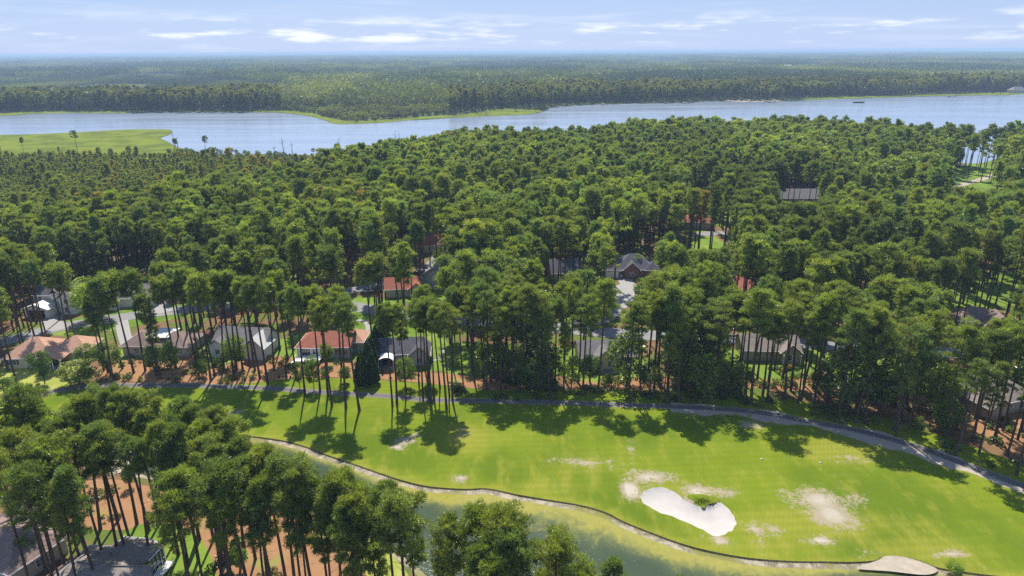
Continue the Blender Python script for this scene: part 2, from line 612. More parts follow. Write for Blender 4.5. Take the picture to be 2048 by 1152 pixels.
bunker = bunker + np.array([(noise.noise(Vector((p[0] * 0.8, p[1] * 0.8, 1.0))), noise.noise(Vector((p[0] * 0.8, p[1] * 0.8, 5.0)))) for p in bunker]) * 0.35


def cdt(loops, pts, keep, name, mat, z=0.0, zf=None, cols=None):
    """Triangulate points and closed outlines; keep(centroids) chooses the triangles."""
    V = [Vector(p) for p in pts]
    E = []
    for lp in loops:
        b = len(V)
        V += [Vector(p) for p in lp]
        E += [(b + i, b + (i + 1) % len(lp)) for i in range(len(lp))]
    r = delaunay_2d_cdt(V, E, [], 0, 1e-5)
    vv = np.array([(v.x, v.y) for v in r[0]])
    ff = np.array(r[2])
    cen = vv[ff].mean(1)
    ff = ff[keep(cen)]
    a, b, c = vv[ff[:, 0]], vv[ff[:, 1]], vv[ff[:, 2]]
    cr = (b[:, 0] - a[:, 0]) * (c[:, 1] - a[:, 1]) - (b[:, 1] - a[:, 1]) * (c[:, 0] - a[:, 0])
    ff[cr < 0] = ff[cr < 0][:, ::-1]
    used = np.unique(ff)
    mp = np.zeros(len(vv), int)
    mp[used] = np.arange(len(used))
    vv = vv[used]
    ff = mp[ff]
    zz = np.full(len(vv), z) if zf is None else zf(vv)
    me = mesh_np(name, np.column_stack([vv, zz]), ff, [mat], col=cols(vv) if cols else None, smooth=True)
    o = link(name, me)
    tag(o, kind='structure')
    return o


def grid_in(poly, s, margin=0.4):
    lo, hi = poly.min(0), poly.max(0)
    X, Y = np.meshgrid(np.arange(lo[0], hi[0], s), np.arange(lo[1], hi[1], s))
    P = np.column_stack([X.ravel(), Y.ravel()]) + rng.uniform(-0.15, 0.15, (X.size, 2)) * s
    P = P[inside(P, poly)]
    return P[dist_poly(P, poly) > margin * s]


def flat(name, poly, mat, z, s=None, cols=None, holes=(), zf=None):
    pts = grid_in(poly, s) if s else []
    if len(holes) and len(pts):
        for h in holes:
            pts = pts[~inside(pts, h) & (dist_poly(pts, h) > 0.4 * s)]

    def keep(c):
        k = inside(c, poly)
        for h in holes:
            k &= ~inside(c, h)
        return k
    return cdt([poly] + list(holes), list(pts), keep, name, mat, z, zf, cols)


def ribbon(name, pts, width, mat, z, n=8, wob=0.0):
    """A road or path along a centre line (photograph pixels)."""
    c = px_poly(pts, n, closed=False)
    d = np.gradient(c, axis=0)
    d /= np.hypot(*d.T)[:, None]
    nrm = np.column_stack([-d[:, 1], d[:, 0]])
    w = width * (1 + wob * np.array([noise.noise(Vector((p[0] * 0.15, p[1] * 0.15, 3.3))) for p in c]))
    rows = [c + nrm * (w * k)[:, None] for k in (-0.5, -0.36, 0, 0.36, 0.5)]
    m_ = len(c)
    V = np.concatenate(rows)
    Fq = []
    for r_ in range(4):
        i = np.arange(m_ - 1) + r_ * m_
        Fq.append(np.column_stack([i, i + 1, i + 1 + m_, i + m_])[:, ::-1])
    e = np.concatenate([np.full(m_, x) for x in (1, 0.25, 0, 0.25, 1)])
    me = mesh_np(name, np.column_stack([V, np.full(len(V), z)]), np.concatenate(Fq), [mat], col={'edge': e})
    if me.polygons[0].normal.z < 0:
        me.flip_normals()
    o = link(name, me)
    tag(o, kind='structure')
    return o, c


# the ground sheet: rings of points out to the horizon, with the pond and the bunker cut out
pts = []
for r_ in np.geomspace(30, 64000, 46):
    k = 64
    for i in range(k):
        a_ = 2 * math.pi * (i + 0.5 * (int(r_) % 2)) / k
        pts.append((r_ * math.cos(a_), r_ * math.sin(a_)))
pts = np.array(pts)
pts = pts[(dist_poly(pts, pond) > 3) & (dist_poly(pts, bunker) > 1) & ~inside(pts, pond) & ~inside(pts, bunker)]
cdt([pond, bunker], list(pts), lambda c: ~inside(c, pond) & ~inside(c, bunker), 'ground', M['floor'], 0.0)

# fairway: everything between the cart path and the pond
PATH_PX = [(-80, 812), (40, 800), (110, 783), (180, 772), (290, 771), (380, 771), (460, 774), (540, 777), (620, 783), (700, 788), (780, 793), (860, 800), (960, 802), (1050, 804), (1150, 807), (1240, 810), (1330, 813), (1420, 817), (1500, 823), (1560, 832), (1620, 844), (1700, 858), (1780, 878), (1850, 900), (1920, 925), (1980, 948), (2060, 978), (2160, 1015)]
FW = [(-150, 822), (40, 803), (110, 786), (180, 765), (240, 770), (330, 768), (460, 765), (560, 757), (700, 757), (860, 768), (1000, 776), (1150, 780), (1300, 782), (1450, 785), (1560, 795), (1650, 812), (1750, 832), (1850, 862), (1950, 895), (2060, 935), (2200, 990), (2500, 1150), (2300, 1190)]
fw_poly = px_poly(FW + FAR_BANK[::-1][:-1] + [(150, 900), (60, 905), (-150, 910)], 4)
BARE = [  # px, py, rx, ry in photograph pixels, weight : sandy scars in the turf
    (793, 893, 15, 7, 1.0), (812, 882, 16, 8, 1.0), (832, 870, 12, 6, 0.8), (928, 866, 10, 14, 0.6), (920, 958, 16, 6, 1.0), (1170, 925, 60, 8, 0.75), (1130, 920, 30, 10, 0.55), (1262, 895, 12, 22, 0.45),
    (1300, 955, 48, 16, 0.85), (1262, 980, 18, 20, 1.15), (1395, 985, 32, 16, 0.95), (1440, 985, 40, 9, 0.75), (1395, 1000, 26, 8, 1.1), (1510, 1055, 30, 10, 0.85), (1512, 1075, 10, 18, 0.8),
    (1438, 1080, 18, 9, 1.2), (1640, 1000, 62, 26, 0.85), (1665, 1030, 45, 34, 0.85), (1700, 1000, 30, 20, 0.6), (1640, 1080, 34, 10, 0.95), (1590, 1000, 34, 10, 0.5),
    (1720, 1103, 50, 5, 0.85), (1900, 1106, 44, 7, 0.9), (1690, 915, 45, 14, 0.55), (1660, 900, 30, 12, 0.42), (1545, 1062, 20, 12, 0.6), (470, 828, 20, 7, 0.8),
    (1500, 850, 30, 8, 0.7), (1420, 830, 60, 6, 0.55), (380, 1000, 1, 1, 0.0)]
DRY = [(930, 880, 90, 40, 0.7), (1150, 930, 160, 40, 0.5), (1350, 985, 140, 40, 0.6), (1680, 900, 120, 35, 0.7), (1600, 1050, 260, 40, 0.7), (1500, 1090, 300, 30, 0.6), (1080, 975, 120, 25, 0.6),
       (700, 880, 200, 30, 0.25), (1850, 1100, 150, 40, 0.7), (560, 800, 260, 20, 0.3), (1260, 900, 60, 40, 0.4)]
BARE_W = [(at(a, b), abs(at(a + c, b)[0] - at(a, b)[0]), abs(at(a, b + d)[1] - at(a, b - d)[1]) / 2, w) for a, b, c, d, w in BARE]
DRY_W = [(at(a, b), abs(at(a + c, b)[0] - at(a, b)[0]), abs(at(a, b + d)[1] - at(a, b - d)[1]) / 2, w) for a, b, c, d, w in DRY]


def blots(V, L):
    s = np.zeros(len(V))
    for (cx, cy_), rx, ry, w in L:
        q = ((V[:, 0] - cx) / rx) ** 2 + ((V[:, 1] - cy_) / ry) ** 2
        s = np.maximum(s, w * 1.15 * np.exp(-0.75 * q))
    return s


def fw_cols(V):
    e = dist_poly(V, pond)
    d = np.maximum(blots(V, DRY_W), 0.75 * np.exp(-e / 3.5))
    return {'bare': blots(V, BARE_W), 'dry': d}


flat('fairway', fw_poly, M['fairway'], 0.03, 1.5, fw_cols, holes=[bunker, pond])


# bank, shelf, water
def offset_in(poly, d):
    g = np.roll(poly, -1, 0) - np.roll(poly, 1, 0)
    g /= np.hypot(*g.T)[:, None] + 1e-9
    nn_ = np.column_stack([-g[:, 1], g[:, 0]])
    test = poly + nn_ * 0.3
    if inside(test, poly).mean() < 0.5:
        nn_ = -nn_
    if np.ndim(d):
        return poly + nn_ * d[:, None]
    return poly + nn_ * d


def ring_strip(name, a, b, za, zb, mat):
    m_ = len(a)
    V = np.concatenate([np.column_stack([a, np.broadcast_to(za, m_)]), np.column_stack([b, np.broadcast_to(zb, m_)])])
    i = np.arange(m_)
    j = (i + 1) % m_
    me = mesh_np(name, V, np.column_stack([i, j, j + m_, i + m_]), [mat])
    o = link(name, me)
    tag(o, kind='structure')
    return o


wob = np.array([0.8 + 0.7 * noise.noise(Vector((p[0] * 0.12, p[1] * 0.12, 0))) for p in pond])
lip = offset_in(pond, 0.12)
toe = offset_in(pond, 0.22)
shelf_in = offset_in(pond, 1.0 + 1.6 * np.clip(wob, 0.2, 2))
tz = -(0.07 + 0.16 * np.clip(wob, 0, 1.3))
ring_strip('pond_bank', pond, toe, 0.03, tz, M['soil'])
ring_strip('pond_shelf', toe, shelf_in, tz, -0.36, M['shelf'])
wpoly = offset_in(pond, 0.6)
far_line = px_poly(FAR_BANK, 5, closed=False)


def algae(V):
    e = dist_poly(V, far_line, closed=False)
    wide = 5.0 + 2.2 * np.sin(V[:, 0] * 0.07 + 1.0)
    k = np.exp(-(e / wide) ** 1.6) * 1.0
    k2 = 0.35 * np.exp(-dist_poly(V, pond) / 2.0)
    return {'algae': np.maximum(k, k2) * 1.15 - 0.08}


flat('pond_water', wpoly, M['pond'], -0.285, 2.0, algae)

# bunker bowl
def bz(V):
    e = dist_poly(V, bunker)
    return 0.03 - 0.8 * np.clip(e / 3.5, 0, 1) ** 0.5


flat('sand_bunker', bunker, M['sand'], 0.0, 0.8, zf=bz)

# beach notch at the right end of the pond
flat('sandy_beach', px_poly([(1715, 1137), (1755, 1121), (1770, 1113), (1800, 1113), (1842, 1124), (1875, 1140), (1850, 1150), (1780, 1143)], 5), M['tansand'], 0.045)

# grass tongue over the notch of the bunker
tong = px_poly([(1374, 992), (1386, 1002), (1399, 1010), (1404, 1016), (1410, 1016), (1415, 1010), (1434, 1005), (1440, 999), (1424, 994), (1400, 989)], 4)
flat('grass_tongue', tong, M['fairway'], 0.09)
ring_strip('tongue_lip', tong, offset_in(tong, 0.1), 0.09, -0.50, M['soil'])

# cart path and its gravel shoulder
ribbon('gravel_shoulder', [(1340, 815), (1420, 820), (1500, 827), (1560, 837), (1640, 851), (1720, 868), (1800, 890), (1880, 916), (1960, 945), (2060, 984)], 5.0, M['gravel'], 0.045, wob=0.9)
_, path_c = ribbon('cart_path', PATH_PX, 2.1, M['path'], 0.065)

# pine-straw beds and lawns
STRAW1 = [(185, 752), (190, 740), (240, 722), (300, 716), (360, 712), (372, 700), (390, 712), (430, 732), (520, 712), (560, 712), (640, 724), (740, 722), (830, 742), (900, 748), (1000, 762), (1050, 775), (1000, 782), (900, 772), (800, 762), (700, 755), (600, 756), (480, 768), (380, 768), (280, 765)]
flat('pine_straw_bed', px_poly(STRAW1, 4), M['straw'], 0.048, 3.0)
STRAW2 = [(1150, 760), (1300, 755), (1450, 760), (1540, 735), (1620, 735), (1760, 730), (1900, 765), (2100, 830), (2100, 925), (1980, 890), (1850, 846), (1700, 806), (1560, 778), (1400, 775), (1200, 776)]
flat('pine_straw_floor', px_poly(STRAW2, 4), M['straw'], 0.018, 4.0)
STRAW3 = [(130, 1040), (150, 970), (240, 960), (340, 985), (430, 998), (520, 1008), (600, 1030), (640, 1080), (700, 1110), (760, 1160), (780, 1260), (360, 1260), (350, 1090), (300, 1060), (200, 1060)]
flat('pine_straw_grove', px_poly(STRAW3, 4), M['straw'], 0.018, 3.0)
LAWNS = [
    ([(0, 735), (40, 722), (150, 725), (190, 740), (180, 760), (110, 778), (40, 792), (-60, 800), (-60, 745)], 'dryturf'),
    ([(230, 700), (330, 696), (352, 706), (330, 716), (250, 722), (215, 712)], 'lawn'),
    ([(372, 705), (400, 680), (560, 678), (590, 700), (560, 716), (480, 722), (440, 732), (400, 722)], 'lawn'),
    ([(530, 700), (600, 668), (740, 660), (760, 700), (748, 728), (650, 726), (560, 722)], 'lawn'),
    ([(700, 640), (760, 630), (860, 640), (900, 700), (910, 735), (830, 742), (745, 722), (712, 690)], 'lawn'),
    ([(880, 690), (960, 690), (1000, 730), (960, 760), (890, 750)], 'lawn'),
    ([(1080, 700), (1180, 690), (1260, 700), (1290, 740), (1230, 765), (1120, 750)], 'lawn'),
    ([(1430, 710), (1560, 690), (1640, 690), (1660, 735), (1580, 760), (1480, 752)], 'lawn'),
    ([(1660, 720), (1760, 710), (1800, 760), (1730, 800), (1680, 770)], 'lawn'),
    ([(60, 660), (200, 628), (420, 600), (420, 622), (260, 655), (150, 672)], 'lawn'),
    ([(150, 600), (260, 588), (330, 602), (240, 622), (150, 630)], 'lawn'),
    ([(640, 600), (760, 595), (800, 620), (700, 630)], 'lawn'),
    ([(780, 575), (900, 560), (930, 590), (820, 605)], 'lawn'),
    ([(1370, 478), (1400, 458), (1425, 470), (1450, 492), (1400, 500)], 'lawn'),
    ([(1360, 420), (1480, 410), (1490, 440), (1390, 450)], 'lawn'),
    ([(1860, 400), (1900, 345), (1960, 318), (2060, 312), (2090, 380), (1990, 400)], 'lawn'),
    ([(1700, 590), (1980, 545), (2100, 560), (2100, 600), (1850, 620)], 'lawn'),
    ([(1270, 530), (1330, 520), (1350, 560), (1290, 570)], 'lawn'),
    ([(190, 1150), (260, 1058), (330, 1050), (400, 1075), (420, 1200), (150, 1260)], 'lawn'),
    ([(600, 1018), (650, 1030), (760, 1090), (820, 1160), (780, 1200), (690, 1100), (640, 1070)], 'dryturf'),
    ([(1560, 500), (1640, 480), (1660, 520), (1580, 530)], 'lawn'),
]
lawn_polys = []
for i, (pp, mt) in enumerate(LAWNS):
    P_ = px_poly(pp, 5)
    lawn_polys.append(P_)
    flat('lawn', P_, M[mt], 0.022 + 0.0012 * i)

# streets and drives
_, street1 = ribbon('street', [(-160, 712), (0, 685), (120, 655), (250, 634), (400, 616), (520, 606), (640, 604), (760, 622), (900, 640), (1060, 652), (1250, 668), (1500, 680), (1800, 700), (2200, 720)], 7.0, M['road'], 0.075)
_, street2 = ribbon('street', [(640, 604), (660, 590), (720, 578), (800, 560), (850, 540), (880, 515), (900, 495)], 6.0, M['road'], 0.08)
flat('cul_de_sac', px_poly([(1232, 572), (1272, 570), (1276, 588), (1262, 606), (1248, 618), (1230, 606)], 5), M['concrete'], 0.085)
flat('cul_de_sac', px_poly([(556, 604), (562, 582), (580, 572), (600, 572), (602, 586), (592, 602), (575, 612)], 5), M['concrete'], 0.086)
ribbon('street', [(1230, 610), (1200, 640), (1100, 655)], 6.0, M['road'], 0.083)
ribbon('driveway', [(1258, 574), (1250, 560), (1243, 548)], 5.0, M['concrete'], 0.09)
ribbon('driveway', [(118, 660), (105, 645), (110, 632)], 5.0, M['concrete'], 0.09)
ribbon('driveway', [(243, 642), (250, 675), (262, 700)], 3.4, M['concrete'], 0.09)
ribbon('driveway', [(330, 625), (318, 608), (325, 600)], 4.5, M['concrete'], 0.09)
ribbon('driveway', [(800, 562), (840, 556), (870, 552)], 4.0, M['concrete'], 0.09)
ribbon('garden_path', [(708, 640), (728, 643), (736, 655), (732, 666), (722, 676), (716, 680)], 1.3, M['concrete'], 0.09)
ribbon('garden_path', [(868, 722), (880, 716), (887, 705), (889, 695)], 1.0, M['concrete'], 0.09)
ribbon('garden_path', [(1208, 740), (1216, 736), (1222, 728)], 1.0, M['concrete'], 0.09)
ribbon('street', [(1380, 470), (1450, 466), (1560, 462), (1700, 440), (1850, 420), (1990, 400), (2100, 380)], 6.5, M['road'], 0.08)
ribbon('sandy_track', [(1880, 378), (1930, 368), (1990, 350), (2000, 340)], 5.0, M['tansand'], 0.09)
flat('sandy_shore_patch', px_poly([(205, 948), (215, 900), (205, 880), (240, 876), (262, 900), (250, 940)], 4), M['tansand'], 0.036)

# river and sound
RIVER_FAR = [(-900, 246), (-400, 240), (0, 232), (60, 228), (120, 226), (250, 226), (380, 225), (500, 225), (560, 226), (610, 231), (632, 236), (650, 241), (672, 248), (720, 247), (770, 245), (810, 241), (850, 240), (890, 237), (950, 234), (1024, 231), (1079, 226), (1094, 219), (1124, 213), (1224, 208), (1344, 206), (1449, 202), (1540, 203), (1624, 200), (1754, 196), (1849, 193), (1960, 191), (2024, 190), (2060, 187), (2500, 172), (2900, 160)]
RIVER_NEAR = [(2900, 262), (2300, 285), (2048, 306), (1960, 326), (1880, 322), (1700, 306), (1500, 300), (1300, 304), (1180, 318), (1080, 330), (980, 322), (900, 314), (850, 311), (750, 311), (650, 312), (580, 312), (500, 310), (420, 306), (375, 301), (352, 292), (330, 281), (322, 276), (344, 267), (338, 260), (290, 259), (240, 260), (150, 265), (60, 269), (-30, 271), (-400, 280), (-900, 300)]
river = px_poly(RIVER_FAR + RIVER_NEAR, 5)
cdt([river], list(grid_in(river, 60)), lambda c: inside(c, river), 'river', M['river'], 0.05)
sound = np.array([at(1985, 104.5), at(2060, 104.0), at(2200, 104.0), (16500, 14500), (60000, 20000), (45000, 45000), (29000, 57000), (22000, 52000), (19500, 40000), (13800, 22000)])
cdt([sound], list(grid_in(sound, 3000)), lambda c: inside(c, sound), 'sound_water', M['river'], 1.0)
MARSH = [
    [(-600, 300), (-200, 280), (-30, 271), (60, 269), (150, 265), (240, 260), (300, 259), (340, 260), (344, 267), (322, 276), (334, 283), (352, 294), (400, 306), (380, 330), (200, 330), (0, 330), (-500, 345)],
    [(500, 224), (560, 225), (612, 231), (634, 236), (652, 241), (672, 248.4), (722, 247.4), (770, 245.2), (812, 241.2), (890, 236.6), (950, 234.2), (1024, 231), (1079, 226), (1072, 219), (1000, 218), (940, 226), (880, 231), (820, 236), (760, 240), (700, 242), (660, 236), (620, 226), (560, 221)],
    [(380, 320), (500, 309), (640, 311), (760, 310), (880, 312), (940, 318), (880, 335), (700, 350), (560, 355), (450, 345)],
    [(0, 232), (60, 228.5), (120, 226.6), (250, 226.6), (250, 223), (100, 222.5), (0, 226)],
    [(1630, 199.6), (1754, 195.6), (1849, 192.6), (1960, 190.6), (2024, 189.6), (2060, 186.6), (2060, 183), (1900, 188), (1700, 193), (1600, 197)],
]
marsh_polys = []
for i, pp in enumerate(MARSH):
    P_ = px_poly(pp, 4)
    marsh_polys.append(P_)
    cdt([P_], list(grid_in(P_, 30)), lambda c, P_=P_: inside(c, P_), 'marsh', M['marsh'], 0.25)
flat('sandy_beach', px_poly([(1446, 202), (1480, 199.5), (1550, 200), (1560, 203), (1500, 204.5)], 4), M['tansand'], 0.4)
flat('clearing', px_poly([(960, 168), (1000, 158), (1060, 158), (1080, 166), (1020, 173)], 4), M['dryturf'], 0.3)


# ------------------------------------------------------------------ plants
def tube(path, rad, sides=6):
    """Tapered tube along points; returns verts, quads."""
    path = np.asarray(path, float)
    m_ = len(path)
    d = np.gradient(path, axis=0)
    d /= np.linalg.norm(d, axis=1)[:, None] + 1e-9
    ref = np.where(np.abs(d[:, 2:3]) > 0.9, np.array([[1.0, 0, 0]]), np.array([[0, 0, 1.0]]))
    u = np.cross(d, ref)
    u /= np.linalg.norm(u, axis=1)[:, None] + 1e-9
    w = np.cross(d, u)
    a = np.arange(sides) * 2 * math.pi / sides
    V = path[:, None, :] + (u[:, None, :] * np.cos(a)[None, :, None] + w[:, None, :] * np.sin(a)[None, :, None]) * np.asarray(rad)[:, None, None]
    i = np.arange(m_ - 1)[:, None] * sides
    k = np.arange(sides)[None, :]
    k2 = (k + 1) % sides
    q = np.stack([i + k, i + k2, i + k2 + sides, i + k + sides], -1).reshape(-1, 4)
    return V.reshape(-1, 3), q


def quads_to_tris(q):
    return np.concatenate([q[:, [0, 1, 2]], q[:, [0, 2, 3]]])


def blades(base, direc, length, width, g, jitter=0.0):
    """One slim triangle per row of base."""
    n_ = len(base)
    side = g.normal(size=(n_, 3))
    side -= (side * direc).sum(1)[:, None] * direc
    side /= np.linalg.norm(side, axis=1)[:, None] + 1e-9
    L = np.broadcast_to(length, n_)[:, None]
    Wd = np.broadcast_to(width, n_)[:, None]
    tip = base + direc * L
    V = np.stack([base - side * Wd * 0.5, base + side * Wd * 0.5, tip], 1).reshape(-1, 3)
    return V, np.arange(n_ * 3).reshape(-1, 3)


def rand_dir(n_, g):
    d = g.normal(size=(n_, 3))
    return d / np.linalg.norm(d, axis=1)[:, None]


def make_pine(seed, h, Rc, u0, top, nl, tufts, bl, bw, per, sub, conic=0.0, limb_sides=4, flat_z=0.85):
    g = np.random.default_rng(seed)
    ph = g.uniform(0, 6.28, 2)
    z = np.linspace(0, h * 0.95, 9 if limb_sides > 3 else 5)
    bend = 0.012 * h
    px_ = bend * np.sin(z / h * 3 + ph[0]) - bend * np.sin(ph[0])
    py_ = bend * np.sin(z / h * 2.3 + ph[1]) - bend * np.sin(ph[1])
    path = np.column_stack([px_, py_, z])
    r0 = 0.0115 * h
    V, q = tube(path, r0 * (1 - 0.72 * (z / h)) + 0.02 + 0.06 * np.exp(-z / 0.5), 7 if limb_sides > 3 else 4)
    TV, TF = [V], [quads_to_tris(q)]
    nv = len(V)
    puffs = []
    gold = 2.39996
    az0, asym = g.uniform(0, 6.28), g.uniform(0.10, 0.34)
    for i in range(nl):
        u = u0 + (0.97 - u0) * ((i + g.uniform(0, 1)) / nl) ** 0.9
        s = (u - u0) / (1 - u0)
        prof = (math.sin(math.pi * min(1, (0.18 + 0.82 * s)) ** (0.85 + conic)) * (1 - conic) + conic * (1 - s)) if s < 1 else 0
        prof = max(prof, 0.25 * (1 - s))
        L = Rc * (0.35 + 0.75 * prof) * g.uniform(0.70, 1.14)
        if s > 0.85:
            L *= 0.55
        az = i * gold + g.uniform(-0.5, 0.5)
        L *= 1 + asym * math.cos(az - az0)
        if limb_sides > 3 and g.uniform() < 0.08:
            continue
        el = R(8 + 42 * s + g.uniform(-10, 12))
        zb = u * h
        b0 = np.array([np.interp(zb, z, px_), np.interp(zb, z, py_), min(zb, h * 0.95)])
        dv = np.array([math.cos(az) * math.cos(el), math.sin(az) * math.cos(el), math.sin(el)])
        mid = b0 + dv * L * 0.5 + np.array([0, 0, -0.02 * L])
        end = b0 + dv * L + np.array([0, 0, 0.10 * L])
        if limb_sides >= 3:
            V, q = tube([b0, mid, end], [0.075 * (1.1 - s * 0.6), 0.05, 0.02], limb_sides)
            TV.append(V)
            TF.append(quads_to_tris(q) + nv)
            nv += len(V)
        puffs.append((end, 1.0))
        for k in range(sub):
            f = g.uniform(0.42, 0.95)
            off = g.normal(size=3) * np.array([0.28, 0.28, 0.12]) * L * 0.55
            puffs.append((b0 + (end - b0) * f + off, g.uniform(0.6, 0.95)))
    # a few dead stubs under the crown
    if limb_sides > 3:
        for i in range(6):
            zb = h * g.uniform(u0 * 0.62, u0)
            az = g.uniform(0, 6.28)
            b0 = np.array([np.interp(zb, z, px_), np.interp(zb, z, py_), zb])
            L = g.uniform(0.8, 2.2)
            V, q = tube([b0, b0 + np.array([math.cos(az) * L, math.sin(az) * L, 0.1 * L])], [0.04, 0.012], 3)
            TV.append(V)
            TF.append(quads_to_tris(q) + nv)
            nv += len(V)
    puffs.append((np.array([px_[-1], py_[-1], h * 0.96]), 0.9))
    C = np.array([p_[0] for p_ in puffs])
    S = np.array([p_[1] for p_ in puffs])
    rp = S * (0.36 + 0.14 * Rc)
    idx = np.repeat(np.arange(len(C)), tufts)
    d = rand_dir(len(idx), g)
    d[:, 2] = np.where(d[:, 2] < -0.25, -d[:, 2], d[:, 2])
    rr_ = g.uniform(0.25, 1.0, len(idx)) ** 0.6
    base = C[idx] + d * (rp[idx] * rr_)[:, None] * np.array([1, 1, flat_z])
    tuft_sh = np.clip(0.32 + 0.33 * (d[:, 2]) + 0.18 * g.normal(size=len(idx)), 0, 1) * 0.6 + 0.4 * g.uniform(0, 1, len(C))[idx]  # top light painted in: upward tufts lighter, lower ones darker, plus random tone
    bi = np.repeat(np.arange(len(idx)), per)
    dd = d[bi] * 0.75 + np.array([0, 0, 0.22]) + g.normal(size=(len(bi), 3)) * 0.45
    dd /= np.linalg.norm(dd, axis=1)[:, None]
    LV, LF = blades(base[bi], dd, bl * g.uniform(0.7, 1.2, len(bi)), bw * g.uniform(0.7, 1.2, len(bi)), g)
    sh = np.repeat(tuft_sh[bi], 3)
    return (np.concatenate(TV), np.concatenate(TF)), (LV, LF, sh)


def make_broad(seed, h, Rc, u0, nclump, leaves, ls, limbs=9):
    g = np.random.default_rng(seed)
    z = np.linspace(0, h * 0.7, 6)
    path = np.column_stack([0.2 * np.sin(z * 0.5), 0.2 * np.cos(z * 0.4) - 0.2, z])
    V, q = tube(path, 0.016 * h * (1 - 0.75 * z / h) + 0.02, 6)
    TV, TF = [V], [quads_to_tris(q)]
    nv = len(V)
    cz = h * (u0 + 1) / 2
    rz = h * (1 - u0) / 2
    C = []
    for i in range(nclump):
        d = rand_dir(1, g)[0]
        rr_ = g.uniform(0.45, 1.0) ** 0.5
        C.append(np.array([d[0] * Rc * rr_ * 0.86, d[1] * Rc * rr_ * 0.86, cz + d[2] * rz * rr_ * 0.86]))
    C = np.array(C)
    for i in range(limbs):
        c_ = C[i]
        b0 = np.array([0, 0, min(h * 0.6, max(h * u0 * 0.7, c_[2] * 0.55))])
        V, q = tube([b0, (b0 + c_) / 2 + [0, 0, 0.2], c_], [0.01 * h, 0.006 * h, 0.002 * h], 4)
        TV.append(V)
        TF.append(quads_to_tris(q) + nv)
        nv += len(V)
    idx = np.repeat(np.arange(nclump), leaves)
    d = rand_dir(len(idx), g)
    rp = Rc * g.uniform(0.22, 0.36, nclump)
    base = C[idx] + d * (rp[idx] * g.uniform(0.5, 1, len(idx)) ** 0.4)[:, None] * np.array([1, 1, 0.75])
    dd = d + g.normal(size=d.shape) * 0.7
    dd /= np.linalg.norm(dd, axis=1)[:, None]
    LV, LF = blades(base, dd, ls * g.uniform(0.7, 1.3, len(idx)), ls * 0.75 * g.uniform(0.7, 1.3, len(idx)), g)
    sh = np.clip(0.35 + 0.3 * d[:, 2] + 0.2 * g.normal(size=len(idx)), 0, 1) * 0.6 + 0.4 * g.uniform(0, 1, nclump)[idx]  # clump tops painted as lit and undersides as shaded, plus random tone
    return (np.concatenate(TV), np.concatenate(TF)), (LV, LF, np.repeat(sh, 3))


def make_cone(seed, h, Rc, nleaf, ls):
    g = np.random.default_rng(seed)
    V, q = tube([(0, 0, 0), (0, 0, h * 0.5), (0, 0, h * 0.9)], [0.12, 0.08, 0.03], 5)
    u = 1 - np.sqrt(g.uniform(0, 1, nleaf))
    lob = 1 + 0.10 * np.sin(g.uniform(0, 6.28, nleaf) * 5)
    a = g.uniform(0, 6.28, nleaf)
    r_ = Rc * np.minimum(1.0, 0.45 + u * 3.2) * (1 - u) ** 0.75 * g.uniform(0.72, 1.03, nleaf) * (1 + 0.10 * np.sin(a * 5 + u * 9))
    base = np.column_stack([np.cos(a) * r_, np.sin(a) * r_, 0.15 + u * h * 0.97])
    dd = np.column_stack([np.cos(a) * 0.5, np.sin(a) * 0.5, np.full(nleaf, 0.9)]) + g.normal(size=(nleaf, 3)) * 0.35
    dd /= np.linalg.norm(dd, axis=1)[:, None]
    LV, LF = blades(base, dd, ls * g.uniform(0.7, 1.3, nleaf), ls * 0.5, g)
    sh = np.repeat(g.uniform(0, 1, nleaf), 3)
    return (V, quads_to_tris(q)), (LV, LF, sh)


def two_meshes(name, tw, lf, mt, ml):
    a = mesh_np(name + '_trunk', tw[0], tw[1], [mt], smooth=True)
    b = mesh_np(name + '_crown', lf[0], lf[1], [ml], col={'shade': lf[2]})
    return a, b


def one_mesh(name, tw, lf, mt, ml):
    V = np.concatenate([tw[0], lf[0]])
    Fc = np.concatenate([tw[1], lf[1] + len(tw[0])])
    mi = np.concatenate([np.zeros(len(tw[1]), int), np.ones(len(lf[1]), int)])
    sh = np.concatenate([np.zeros(len(tw[0])), lf[2]])
    return mesh_np(name, V, Fc, [mt, ml], mi, {'shade': sh})


# pine shapes: (height, crown radius, where the crown starts, cone-ness, word for the label)
SHAPES = [
    (24.0, 2.9, 0.66, 0.0, 'round-crowned'),
    (24.0, 3.6, 0.64, 0.0, 'broad-crowned'),
    (24.0, 2.3, 0.64, 0.15, 'narrow-crowned'),
    (24.0, 2.8, 0.74, 0.0, 'high-crowned'),
    (24.0, 2.5, 0.52, 0.30, 'pointed'),
    (24.0, 3.1, 0.70, 0.0, 'domed'),
    (24.0, 3.3, 0.62, 0.0, 'ragged'),
    (24.0, 2.5, 0.70, 0.05, 'thin-crowned'),
]
NS = len(SHAPES)
NEAR, MIDI, MID, FARP = [], [], [], []
for i, (h, Rc, u0, cn, wd) in enumerate(SHAPES):
    fz = 0.6 if i >= 6 else 1.0
    tw, lf = make_pine(100 + i, h, Rc, u0, 0, int(32 * fz), 44, 0.58, 0.105, 3, 2, cn)
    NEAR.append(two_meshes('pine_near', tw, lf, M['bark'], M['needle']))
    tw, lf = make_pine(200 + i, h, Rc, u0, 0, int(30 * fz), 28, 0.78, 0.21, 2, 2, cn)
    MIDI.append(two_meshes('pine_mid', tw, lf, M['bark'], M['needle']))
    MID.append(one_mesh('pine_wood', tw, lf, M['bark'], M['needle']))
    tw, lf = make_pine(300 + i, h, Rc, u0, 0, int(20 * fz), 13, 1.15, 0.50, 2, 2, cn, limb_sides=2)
    FARP.append(one_mesh('pine_distant', tw, lf, M['bark'], M['needle']))
